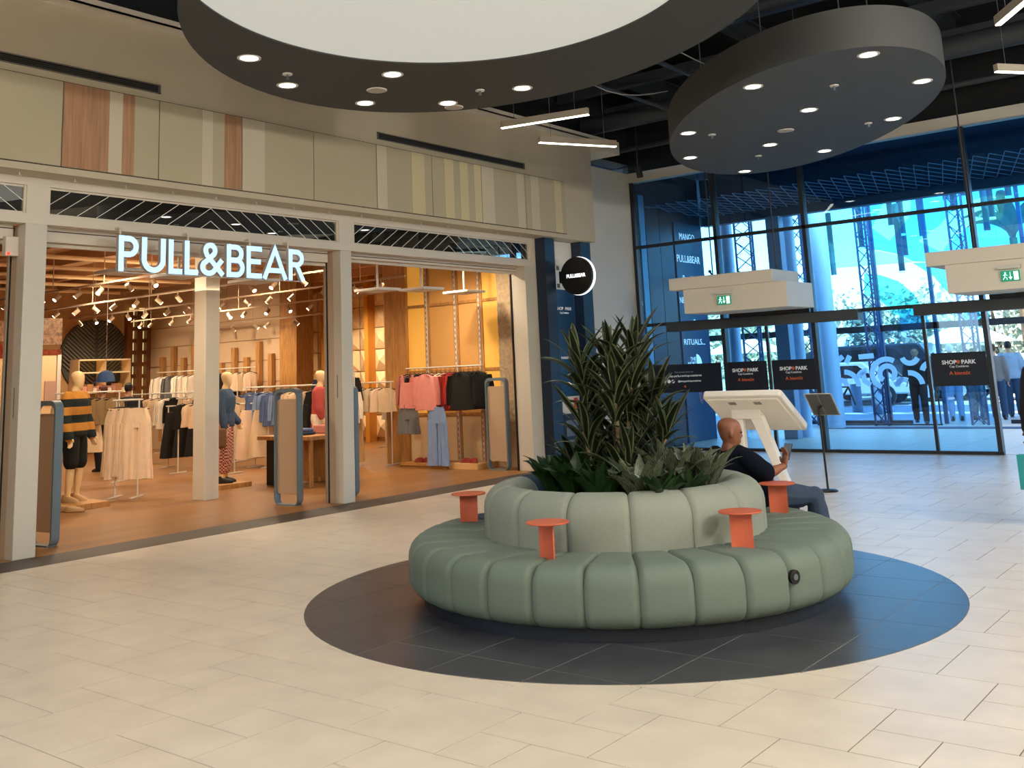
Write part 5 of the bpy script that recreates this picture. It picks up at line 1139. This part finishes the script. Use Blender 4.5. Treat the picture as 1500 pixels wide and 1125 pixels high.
mn, J2, _, _ = figure('mannequin', 'mannequin in a denim jacket and red gingham trousers with a brown bag', 'mannequin', (-13.75, 10.05, .07), math.radians(-50), dict(eL=(-.26, -.05, 1.14), wL=(-.24, .14, .94), face=(.3, 1, 0)), 1.72, m_mann, mat('denim', '#34475f', .9, noise=.2, scale=30), 1.0, .03, m_chk, .85, .025, m_black, face=False)
bg_ = thing('shoulder_bag', 'brown leather bag carried by the denim mannequin', 'bag', (-13.6, 9.8, .75)); b = B(); b.box(-13.66, -13.5, 9.62, 9.9, .62, .92); b.obj('body', mat('brown_leather', '#6b4726', .5), bg_, bevel=.03); B().tube([(-13.58, 9.66, .92), (-13.58, 9.72, 1.08), (-13.58, 9.8, 1.08), (-13.58, 9.86, .92)], .01, 6).obj('handle', mat('brown_leather'), bg_)
platform(-13.1, 11.45, 'low wooden platform under the red mannequin')
figure('mannequin', 'mannequin in a rose red shirt and white skirt partly hidden by the middle post', 'mannequin', (-13.05, 11.4, .07), math.radians(-40), {}, 1.68, m_mann, mat('rose_red_cloth', '#b0473f', .9), .8, .035, mat('white_cloth', '#efe0c6', .9), .35, .05, None, face=False)
# ---- table with folded clothes
tt = thing('display_table', 'wooden display table with folded clothes between column and middle post', 'table', (-12.6, 11.2, 0))
B().box(-13.35, -12.1, 10.35, 11.3, .70, .76).obj('table_top', m_wd, tt, bevel=.005); B().box(-13.3, -12.75, 10.5, 10.6, 0, .7).obj('leg_panel', m_black, tt); B().box(-13.3, -12.15, 11.2, 11.27, 0, .7).obj('leg_panel', m_wd, tt); B().box(-12.17, -12.13, 10.4, 10.45, 0, .7).obj('leg', m_wd, tt)
def folded(x, y, z, w_, d_, h_, col, label):
    o = B(); o.box(-w_ / 2, w_ / 2, -d_ / 2, d_ / 2, 0, h_); q = o.obj('folded_clothes', gmat(col), bevel=.02, label=label, cat='clothes'); q.location = (x, y, z)
folded(-12.7, 10.62, .76, .5, .34, .05, '#2a3450', 'folded dark jeans on the wooden table, left end'); folded(-12.7, 10.62, .812, .46, .3, .05, '#5b6c94', 'folded blue jeans on top of the dark jeans')
folded(-13.05, 10.9, .76, .4, .3, .07, '#efe3cf', 'folded white clothes in the middle of the wooden table'); folded(-12.5, 11.08, .76, .4, .3, .13, '#c07a6a', 'folded rose checked clothes at the right end of the wooden table')
# far shoppers
figure('person', 'shopper with reddish hair and dark clothes behind the cream trousers', 'person', (-19.2, 11.1, 0), 1.9, {}, 1.68, m_skin2, m_dark, 1.0, .03, m_dark, 1.0, .02, m_black, mat('auburn_hair', '#5a2a16', .7), .02)
figure('person', 'shopper with dark hair seen from behind beside the reddish haired shopper', 'person', (-18.7, 11.35, 0), .9, {}, 1.70, m_skin2, m_dark, 1.0, .03, m_dark, 1.0, .02, m_black, mat('black_hair', '#0c0a09', .6), .02)
hu = thing('baseball_cap', 'blue cap hanging above the shoppers behind the striped mannequin', 'cap', (-20.5, 11.9, 1.9)); cb = B(); loft(cb, [(Vector((-20.5, 11.9, 1.75 + z)), r, r, Vector((1, 0, 0)), Vector((0, 1, 0))) for z, r in ((0, .19), (.1, .18), (.2, .13), (.24, .04))], 14); cb.obj('crown', mat('cap_blue', '#2c4a75', .8), hu, smooth=60); B().cyl((-20.42, 11.72, 1.74), (-20.42, 11.72, 1.755), .16, 14).obj('peak', mat('cap_blue'), hu); B().cyl((-20.5, 11.9, 1.98), (-20.5, 11.9, 4.05), .005, 5).obj('string', m_frame, hu)

# ================================================================== VESTIBULE AND THE OUTSIDE
m_out = mat('outdoor_paving', '#aab4bb', .55, noise=.08, scale=1.5); m_ve = mat('vestibule_tile', '#b4b4b0', .4, noise=.06, scale=3)
gr = B().box(-60, 40, 17.5, 140, -.2, -.012).obj('outdoor_ground', m_out, kind='structure')
vf = B().box(-10.4, 6, 17.42, 24.6, -.1, -.006).obj('floor', m_grout, kind='structure'); vf['label'] = 'pale tiled floor of the glazed vestibule'
vt = B()
for i in range(14):
    for j in range(12): vt.box(-10.38 + i * .875 + .004, -10.38 + (i + 1) * .875 - .004, 17.45 + j * .585 + .004, 17.45 + (j + 1) * .585 - .004, -.03, 0)
vt.obj('vestibule_tiles', m_ve, vf, kind='stuff')
# left wall of the vestibule: navy cladding with the brand list
vw = B().box(-10.7, -10.42, 17.52, 20.15, 0, 5.6).obj('wall_vestibule', m_navy, kind='structure'); vw['label'] = 'navy clad wall of the vestibule left of the glass'
for i, (y0, y1, c) in enumerate(((17.55, 17.75, '#5aa0c4'), (17.78, 18.3, '#0b2742'), (18.32, 18.85, '#081c31'))): B().box(-10.42, -10.40, y0, y1, 0, 5.0).obj('cladding_strip', mat('clad_' + str(i), c, .3), vw)
bl_ = B().box(-10.42, -10.38, 18.9, 20.12, 0, 4.56).obj('brand_panel', mat('brand_blue', '#0d3a63', .35), vw)
m_bt = mat('brand_white', '#eef6ff', .5, emit=.8); RYv = (PI / 2, 0, PI / 2)
for s_, z, sz in (('MANGO', 4.26, .20), ('PULL&BEAR', 3.78, .22), ('Bershka', 3.35, .22), ('NEW YORKER', 2.9, .18), ('RITUALS...', 2.03, .17), ('THE', 1.68, .11), ('NORTH', 1.585, .11)):
    text(s_, sz, m_bt, vw, (-10.37, 19.42 if s_ not in ('THE', 'NORTH') else 19.3, z), RYv, sx=.9 if s_ not in ('RITUALS...', 'THE', 'NORTH') else 1.25)
b = B(); b.lathe([(0.001, 0), (.22, 0), (.22, .004), (0.001, .004)], 12, (0, 0, 0), 0, 0, PI / 2); q = b.obj('quarter_emblem', m_bt, vw); q.location = (-10.376, 19.46, 1.56); q.rotation_euler = (PI / 2, 0, PI / 2); q.matrix_parent_inverse = Matrix.Identity(4)
em = B(); stroke(em, [(19.55 + a, .95 + c) for a, c in arc(0, 0, .09, .13, 20, 330, 16)], .03, False, -10.38, -10.372); stroke(em, [(19.47 + a, .92 + c) for a, c in ((0, .12), (.08, .02), (.02, -.1), (.1, -.16))], .03, False, -10.38, -10.372); em.obj('pink_emblem', mat('pink_mark', '#d67b86', .5), vw)
for i, z in enumerate((2.72,)): B().ball((-10.4, 19.5, z - .25), .05).obj('emblem_dot', m_bt, vw)
# roof of the vestibule and lozenge mesh
B().box(-14, 6, 17.6, 25.2, 5.6, 6.2).box(-14, 6, 24.8, 25.2, 5.45, 6.0).box(-14.2, -14, 17.6, 25.2, 5.45, 6.2).obj('ceiling_vestibule', mat('vestibule_dark', '#12314f', .8), kind='structure')
B().box(-14, 6, 25.2, 29, 7.6, 7.8).obj('ceiling_canopy', mat('vestibule_dark'), kind='structure')['label'] = 'entrance canopy outside the outer glazing'
B().box(-10.4, 6, 20.2, 20.42, 4.56, 4.735).box(-10.4, 6, 20.24, 20.4, 4.735, 5.6).obj('trim_12', mat('inner_beam', '#1d3a57', .5), kind='structure')['label'] = 'dark blue beam at the end of the wire mesh ceiling'
B().box(-14, 6, 24.5, 24.8, 5.22, 5.47).obj('trim_11', mat('facade_beam', '#2b4a66', .5), kind='structure')['label'] = 'blue grey steel beam over the outer glazing'
me_ = B(); dx, dy_ = .24, .43
for r_ in range(6):
    for c in range(68):
        x = -10.3 + c * dx + (dx / 2 if r_ % 2 else 0); y = 17.62 + r_ * dy_
        z = 4.745
        for s_ in (-1, 1): me_.bar((x, y, z), (x + s_ * dx / 2, y + dy_, z), .011, .014)
me_.obj('ceiling_mesh', mat('mesh_blue', '#3c6489', .6), kind='stuff')['label'] = 'blue lozenge wire mesh ceiling beyond the glass wall'
# outer glazing with doors and film graphics
OY = 24.6
og = B().box(-14, 6, OY, OY + .1, 2.14, 2.29).obj('window_5', m_dframe, kind='structure'); og['label'] = 'outer glass front with blue film graphics'
for x in (-10.3, -8.2, -6.95, -4.9, -2.6, 0, 3): B().box(x - .04, x + .04, OY, OY + .1, 0, 5.25).obj('mullion', mat('outer_frame', '#24557f', .4), og)
B().box(-10.3, -7.7, OY, OY + .08, 0, .08).obj('bottom_rail', m_dframe, og); B().box(-5.6, 6, OY, OY + .08, 0, .08).obj('bottom_rail', m_dframe, og)
def film(name, pts, tint, y, body=.12):
    q = [gy(a, c, y) for a, c in pts]; q = [(v.x, v.z) for v in q]
    return B().prism(q, lambda a, c, t: (a, t, c), y - .004, y).obj('film_shape', glass(name, tint, .01, body=body), og)
FY = OY - .03
film('film_pale', [(1190, 306), (1258, 297), (1258, 345), (1266, 366), (1290, 368), (1318, 374), (1337, 384), (1262, 390), (1205, 394)], (.68, 1, 1), FY, .04)
film('film_blue', [(1258, 297), (1297, 291), (1277, 334), (1303, 353), (1332, 318), (1336, 286), (1440, 276), (1400, 303), (1376, 330), (1345, 353), (1380, 370), (1382, 384), (1337, 383), (1318, 373), (1290, 367), (1266, 365), (1258, 345)], (.34, .76, .97), FY, .05)
film('film_pale2', [(1297, 291), (1336, 286), (1332, 318), (1303, 353), (1277, 334)], (.62, 1, 1), FY - .002, .04)
film('film_pale3', [(1345, 353), (1376, 330), (1400, 303), (1440, 288), (1474, 285), (1468, 321), (1440, 326), (1415, 335), (1395, 348), (1380, 370)], (.62, 1, 1), FY - .002, .04)
film('film_blue2', [(1440, 276), (1560, 262), (1560, 380), (1400, 380), (1380, 370), (1395, 348), (1415, 335), (1440, 326), (1468, 321), (1474, 285), (1440, 288), (1400, 303)], (.34, .76, .97), FY, .05)
film('film_cyan', [(1337, 385), (1382, 384), (1398, 440), (1386, 426), (1368, 405)], (.4, .95, .97), FY, .05)
film('film_cyan2', [(1266, 401), (1290, 403), (1316, 412), (1338, 430), (1352, 455), (1310, 462), (1298, 447), (1284, 437), (1266, 433)], (.4, .95, .97), FY, .05)
film('film_deep', [(1316, 455), (1354, 450), (1362, 478), (1320, 486)], (.25, .68, .95), FY, .04)
film('film_deep2', [(1410, 450), (1450, 444), (1450, 468), (1415, 472)], (.3, .75, .95), FY, .04)
# white vinyl ribbons on the inner doors of the vestibule
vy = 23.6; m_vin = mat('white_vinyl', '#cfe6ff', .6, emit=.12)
vg_ = thing('vinyl_ribbons', 'white curling vinyl ribbons on the inner glass doors near the exit', 'vinyl graphic', (-8, vy, 0))
B().box(-9.3, -6.75, vy, vy + .012, .05, 2.15).obj('door_glass', glass('door_glass', (.9, .95, 1), .03), vg_); B().box(-9.3, -6.75, vy, vy + .03, .03, .06).obj('door_rail', m_dframe, vg_)
for x in (-9.3, -7.85, -6.78): B().box(x - .012, x + .012, vy - .01, vy + .03, .03, 1.6).obj('door_stile', m_dframe, vg_)
def rib(pts, w_=.115):
    q = [gy(a, c, vy) for a, c in pts]; b = B()
    L = [(v.x, v.z) for v in q]; b2 = B(); stroke(b2, L, w_, False, 0, .004); b2.v = [(y_, vy - .012 - x_, z_) for x_, y_, z_ in b2.v]; b2.obj('ribbon', m_vin, vg_)
def carc(cx, cy, r, a0, a1, n=18): return [(cx + r * math.cos(math.radians(a0 + (a1 - a0) * i / n)), cy - r * math.sin(math.radians(a0 + (a1 - a0) * i / n))) for i in range(n + 1)]
rib(carc(1300, 547, 11, 240, -60, 20)); rib(carc(1299, 547, 21, 250, 60, 20)); rib(carc(1300, 545, 22, -60, -20, 8)); rib(carc(1237, 566, 21, 0, 90, 12)); rib(carc(1270, 556, 13, 90, 170, 8)); rib([(1264, 545), (1267, 558), (1276, 564)])
rib(carc(1333, 520, 12, 200, 340, 10)); rib([(1245, 521), (1240, 532)]); rib([(1258, 523), (1280, 521)]); rib(carc(1210, 550, 9, 90, -80, 10)); rib(carc(1232, 566, 9, 0, 180, 10)); rib(carc(1365, 545, 14, 110, 170, 8)); rib(carc(1332, 566, 20, 10, 95, 12)); rib(carc(1325, 566, 10, 60, 180, 10)); rib([(1215, 520), (1228, 528), (1235, 522)])
# columns
m_col = mat('column_pale_blue', '#a9c6e8', .45)
for i, (x, y, r) in enumerate(((-8.95, 23.2, .2), (-8.60, 20.6, .135), (-10.02, 20.6, .13))):
    B().cyl((x, y, 0), (x, y, 5.4 if y > 22 else 4.6), r, 24).obj('round_column', m_col, smooth=40, label=('thick round white column beyond the glass, right of the air curtain', 'thin round column close to the square grey column', 'thin round column behind the left navy banner')[i], cat='column')
B().box(-8.84, -8.55, 20.05, 20.3, 0, 4.56).obj('square_column', mat('square_col_grey', '#7690ad', .6), bevel=.006, label='square blue grey column between the thin round columns', cat='column')
# lattice towers
m_tr = mat('truss_blue', '#1e4a78', .5)
def truss(label, x, y, w_=.3, h_=5.4):
    t = thing('lattice_tower', label, 'lattice tower', (x, y, 0), 'steel lattice towers'); cs_ = [(x - w_ / 2, y), (x + w_ / 2, y), (x, y + w_ * .8)]
    for cx, cy in cs_: B().cyl((cx, cy, 0), (cx, cy, h_), .028, 8).obj('chord', m_tr, t)
    n_ = int(h_ / .34)
    for k in range(n_):
        z = k * .34
        for q in range(3):
            a_, c_ = cs_[q], cs_[(q + 1) % 3]
            if q == 0: B().bar((a_[0], a_[1], z), (c_[0], c_[1], z + .34), .02).obj('brace', m_tr, t); B().bar((c_[0], c_[1], z), (a_[0], a_[1], z + .34), .02).obj('brace', m_tr, t)
            elif k % 2 == q % 2: B().bar((a_[0], a_[1], z), (c_[0], c_[1], z + .34), .016).obj('brace', m_tr, t)
    return t
truss('steel lattice tower right of the thick white column', -8.15, 23.9, .3); truss('steel lattice tower left of the right air curtain', -6.1, 24.1, .33); truss('steel lattice tower behind the left air curtain', -10.5, 22.5, .45); truss('steel lattice tower just left of the thick white column', -9.75, 23.9, .3)
for i, (x, y, z) in enumerate(((-9.6, 19.5, 3.35), (-10.6, 22.4, 3.5))):
    t = thing('glass_clamp', ('dark spider clamp bracket near the brand panel', 'dark spider clamp bracket at the left lattice tower')[i], 'bracket', (x, y, z)); B().bar((x - .25, y, z), (x + .3, y, z), .06).obj('arm', m_black, t)
    for s_ in (-1, 1): B().bar((x - .25, y, z), (x - .33, y, z + .14 * s_), .03).obj('finger', m_black, t); B().ball((x - .33, y, z + .14 * s_), .035).obj('pad', m_black, t)
# hanging tube lamps
pt2 = thing('tube_lamp', 'x', 'lamp'); B().cyl((0, 0, .05), (0, 0, 1.75), .075, 14).obj('tube', mat('tube_petrol', '#1c5a72', .5), pt2, smooth=40); B().cyl((0, 0, .0), (0, 0, .05), .08, 14).obj('light_ring', mat('tube_light', '#f2f6ff', .5, emit=2), pt2); B().cyl((0, 0, 1.75), (0, 0, 3.4), .008, 5).obj('cable', m_black, pt2)
for i, (px, py, Y) in enumerate(((1222, 406, 21), (1263, 365, 21.5), (1306, 333, 21), (1322, 345, 21.5), (1322, 400, 20), (1327, 377, 22), (1352, 349, 20.5), (1386, 295, 21), (1410, 290, 21.5), (1447, 341, 20), (1454, 321, 21), (1478, 290, 21), (1398, 312, 22))):
    p = gy(px, py, Y + 6); o = place(pt2, p, 0, f'hanging petrol blue tube lamp beyond the glass, {ORD[i]} listed from the left', 'hanging tube lamps beyond the glass')
# entrance mat
B().box(-9.1, -4.6, 23.0, 23.5, .0, .012).obj('entrance_mat', mat('mat_blue', '#24456b', .9), label='long dark blue entrance mat on the vestibule floor', cat='mat')
B().box(-7.6, -6.9, 17.75, 18.1, 0, .001) if False else None
# ---- street: trees, hedge, van, cars, bollards
def tree(label, x, y, h_, r, col, n_=1500, group='trees beyond the street'):
    t = thing('tree', label, 'tree', (x, y, 0), group); B().tube([(x, y, 0), (x + .1, y, h_ * .35), (x, y, h_ * .6)], [.16, .12, .06], 8).obj('trunk', m_bark, t)
    b = B(); rr_ = random.Random(int(x * 10))
    cl_ = [(rr_.gauss(0, r * .45), rr_.gauss(0, r * .45), h_ * .5 + rr_.uniform(-.32, .26) * h_, rr_.uniform(.28, .42) * r) for _ in range(16)]
    for _ in range(n_):
        cx, cy, cz, cr = rr_.choice(cl_); d = Vector((rr_.gauss(0, 1), rr_.gauss(0, 1), rr_.gauss(0, .8))).normalized() * cr * rr_.uniform(.6, 1.05); p = Vector((x + cx, y + cy, max(.25, cz))) + d
        a = Vector((rr_.gauss(0, 1), rr_.gauss(0, 1), rr_.gauss(0, 1))).normalized() * rr_.uniform(.10, .2); c_ = a.cross(Vector((rr_.gauss(0, 1), rr_.gauss(0, 1), rr_.gauss(0, 1)))).normalized() * a.length * .6
        b.add([p - a, p + c_, p + a, p - c_], [(0, 1, 2, 3)])
    b.obj('foliage', mat('foliage_' + col.strip('#'), col, .8, island=.35), t, kind='stuff')
for i, (x, y, h_, r, c) in enumerate(((-24, 47, 4.6, 2.6, '#aab39b'), (-20.5, 44, 4.4, 2.6, '#c3c6a2'), (-17, 45, 4.4, 2.6, '#d2cba6'), (-13.8, 44, 5.0, 2.4, '#a9b7a3'), (-12.4, 38, 3.6, 1.5, '#88a09c'), (-10.2, 44, 5.2, 2.8, '#b4bfa6'), (-6.8, 43, 5.0, 2.8, '#abb598'), (-3.4, 44, 5.2, 3.0, '#bfc3a4'), (.6, 45, 5.4, 3.0, '#aab39b'), (-28, 50, 5.2, 3, '#c3c6a2'), (-16, 50, 6, 3.2, '#abb598'), (-8.2, 52, 6.2, 3.2, '#c3c6a2'))):
    tree(f'pale green street tree, {ORD[i]} counted among those beyond the parked cars', x, y, h_, r, c)
B().box(-40, 20, 57, 57.4, 0, 2.6).obj('garden_wall', mat('garden_wall_tan', '#b8a98a', .9, noise=.1), kind='structure')
B().box(-40, 20, 58, 60, 0, .3).obj('kerb_strip', mat('kerb', '#8b97a0', .9), kind='structure')
pal = thing('palm', 'bluish palm crown above the right air curtain', 'palm tree', (-8.3, 41, 0)); pc_ = gy(1484, 348, 41); B().tube([(pc_.x, 41, 0), (pc_.x, 41, pc_.z)], .14, 8).obj('trunk', m_bark, pal)
pfm = leaf_mesh('palm_frond', 2.3, .5, 1.7, mat('palm_green', '#56705a', .7), 10, .5, 'lance')
for k in range(16): lf(pal, pfm, (pc_.x, 41, pc_.z), k * 2.4, R.uniform(-.5, .2), R.uniform(.8, 1.1), 'frond')
def car(label, x, y, rz, L, W_, Hh, col, van=False):
    t = thing('parked_van' if van else 'parked_car', label, 'van' if van else 'car', (0, 0, 0)); mc = mat('car_' + col.strip('#'), col, .25, coat=.5)
    prof = [(-L / 2, .35), (-L / 2, .85), (-L / 2 + .1, Hh * .62 if not van else Hh * .9), (-L * .36, Hh), (L * (.16 if not van else .28), Hh), (L * (.3 if not van else .38), Hh * .62), (L / 2 - .08, Hh * .5), (L / 2, .6), (L / 2, .35)]
    B().prism(prof, lambda a, c, q: (a, q, c), -W_ / 2, W_ / 2).obj('body', mc, t, bevel=.06, fix=True)
    for s_ in (-1, 1):
        B().prism([(-L * .33, Hh * .64), (-L * .3, Hh * .92), (L * .12, Hh * .92), (L * .24, Hh * .64)], lambda a, c, q: (a, q, c), s_ * W_ / 2, s_ * (W_ / 2 + .012)).obj('side_window', mat('car_glass', '#101820', .08), t, fix=True)
        for wx in (-L * .31, L * .31):
            wh = B().cyl((wx, s_ * (W_ / 2 - .12), .33), (wx, s_ * (W_ / 2 + .03), .33), .33, 20).obj('wheel', m_black, t, smooth=40); B().cyl((wx, s_ * (W_ / 2 + .03), .33), (wx, s_ * (W_ / 2 + .045), .33), .2, 12).obj('hubcap', mat('hub', '#b8c2cc', .3, metal=.6), wh)
    t.location = (x, y, 0); t.rotation_euler = (0, 0, rz)
car('dark van parked beyond the street door, left of the walking person', -12.2, 36.6, .05, 5.2, 1.95, 1.95, '#1a2430', True)
car('silver car parked in front of the dark van', -12.6, 34.2, .1, 4.2, 1.75, 1.4, '#a8b4c0'); car('white car parked right of the dark van', -8.2, 36.8, -.1, 4.3, 1.75, 1.45, '#c9d3dc'); car('dark blue car parked at the right end of the street', -4.0, 37.2, 0, 4.3, 1.75, 1.45, '#24384f')
for i, (x, y) in enumerate(((-9.21, 30.0), (-9.89, 28.8), (-10.9, 30))):
    t = thing('bollard', ('grey bollard just left of the walking person', 'grey bollard seen between the vinyl ribbons', 'grey bollard beside the thick white column')[i], 'bollard', (x, y, 0)); B().cyl((x, y, 0), (x, y, .75), .15, 16).obj('post', mat('bollard_grey', '#5b7894', .6), t, smooth=40); B().cyl((x, y, .75), (x, y, .79), .16, 16).obj('cap', m_steel, t)
for i, (x, y) in enumerate(((-19, 40), (-14.6, 41.5), (-10.6, 41))):
    t = thing('parasol', f'pale garden parasol beyond the street, {ORD[i]} from the left', 'parasol', (x, y, 0)); B().cyl((x, y, 0), (x, y, 2.6), .03, 6).obj('pole', m_steel, t); B().lathe([(1.9, 1.9), (.9, 2.35), (.02, 2.65)], 8, (x, y, 0)).obj('canopy', mat('parasol_white', '#dfe6ea', .8), t)
b = B(); [b.bar((-11.6 + .5 * q, 26.9, .0), (-11.6 + .5 * q, 26.9, .9), .03) for q in range(4)]
bk = thing('bicycle_rack', 'dark parked bicycles seen below the kiosk panel', 'bicycle', (-10.8, 27, 0))
for q in range(2):
    x = -11.9 + 1.1 * q
    for wx in (0, .95): B().lathe([(.30, -.015), (.33, -.015), (.33, .015), (.30, .015)], 20).obj('wheel', m_black, bk).matrix_local = Matrix.Translation((x + wx, 27, .33)) @ Matrix.Rotation(PI / 2, 4, 'X')
    fr_ = B(); fr_.bar((x, 27, .33), (x + .3, 27, .8), .04).bar((x + .3, 27, .8), (x + .8, 27, .8), .04).bar((x + .8, 27, .8), (x + .95, 27, .33), .04).bar((x + .3, 27, .8), (x + .45, 27, .3), .04).bar((x + .45, 27, .3), (x + .8, 27, .8), .04).bar((x + .8, 27, .8), (x + .76, 27, 1.0), .03); fr_.obj('frame', m_black, bk)
# ---- people outside
m_shirt = mat('pale_blue_shirt', '#8fa9c4', .9, noise=.05); m_khaki = mat('grey_trousers', '#66737f', .9); m_jn = mat('dark_jeans', '#24405f', .9)
figure('person', 'person in dark clothes walking in through the outer glass door', 'person', (-7.42, 24.4, 0), PI + .3, dict(kL=(-.1, .2, .52), aL=(-.1, .32, .1), kR=(.1, .02, .5), aR=(.1, -.22, .12), eL=(-.24, -.12, 1.14), wL=(-.23, -.1, .9), eR=(.24, .06, 1.15), wR=(.22, .2, 1.0)), 1.74, m_skin2, m_dark, .9, .03, m_dark, 1.0, .02, m_black, mat('black_hair'), .018)
figure('person', 'person with white hair in pale top and blue trousers behind the right banner', 'person', (-7.0, 25.7, 0), .4, {}, 1.78, m_skin2, m_shirt, .5, .02, mat('sky_trousers', '#7ea3cf', .9), 1, .02, m_black, mat('white_hair', '#dfe4ea', .8), .02)
figure('person', 'person in grey trousers behind the middle of the right banner', 'person', (-6.55, 25.9, 0), -.3, {}, 1.66, m_skin2, m_khaki, .8, .025, m_khaki, 1, .025, m_black, mat('black_hair'), .02)
figure('person', 'person in jeans behind the right edge of the right banner', 'person', (-6.15, 26.1, 0), .2, {}, 1.74, m_skin2, mat('tan_jacket', '#6f6f72', .9), .95, .03, m_jn, 1, .025, m_black, mat('brown_hair', '#4b3424', .8), .02)
figure('person', 'person in a pale blue shirt and dark jeans with back turned, left of two', 'person', (-6.05, 27.2, 0), 0.15, dict(eR=(.26, -.04, 1.14), wR=(.25, .1, .93)), 1.80, m_skin2, m_shirt, .95, .04, m_jn, 1, .025, m_black, mat('black_hair'), .02, thick=1.12)
figure('person', 'person in a pale blue shirt beside the right picture edge, right of two', 'person', (-5.45, 27.3, 0), -.5, dict(eL=(-.26, .1, 1.16), wL=(-.1, .25, 1.2)), 1.76, m_skin2, m_shirt, .95, .04, m_jn, 1, .025, m_black, mat('white_hair'), .02, thick=1.1)
# ---- pedestrian cut by the right edge
pp_ = gz(1566, 770); ped, PJ, _, _ = figure('person', 'person in a dark jacket cut by the right edge holding a teal bag', 'person', (pp_.x, pp_.y, 0), .9, dict(eL=(-.27, -.03, 1.13), wL=(-.27, .02, .88)), 1.72, m_skin, m_dark, .97, .045, m_dark, 1, .03, m_black, mat('black_hair'), .016, thick=1.08)
pmw = Matrix.Translation((pp_.x, pp_.y, 0)) @ Matrix.Rotation(.9, 4, 'Z'); hp_ = pmw @ Vector((-.265, .035, .80))
tbg = thing('shopping_bag', 'teal shopping bag hanging from the hand at the right edge', 'bag', (hp_.x, hp_.y, .3)); B().box(hp_.x - .12, hp_.x + .12, hp_.y - .05, hp_.y + .05, hp_.z - .47, hp_.z - .16).obj('body', mat('teal_paper', '#1f8f93', .6), tbg, bevel=.004)
B().tube([(hp_.x - .06, hp_.y, hp_.z - .17), (hp_.x, hp_.y, hp_.z - .01), (hp_.x + .06, hp_.y, hp_.z - .17)], .006, 5).obj('handle', mat('teal_paper'), tbg)
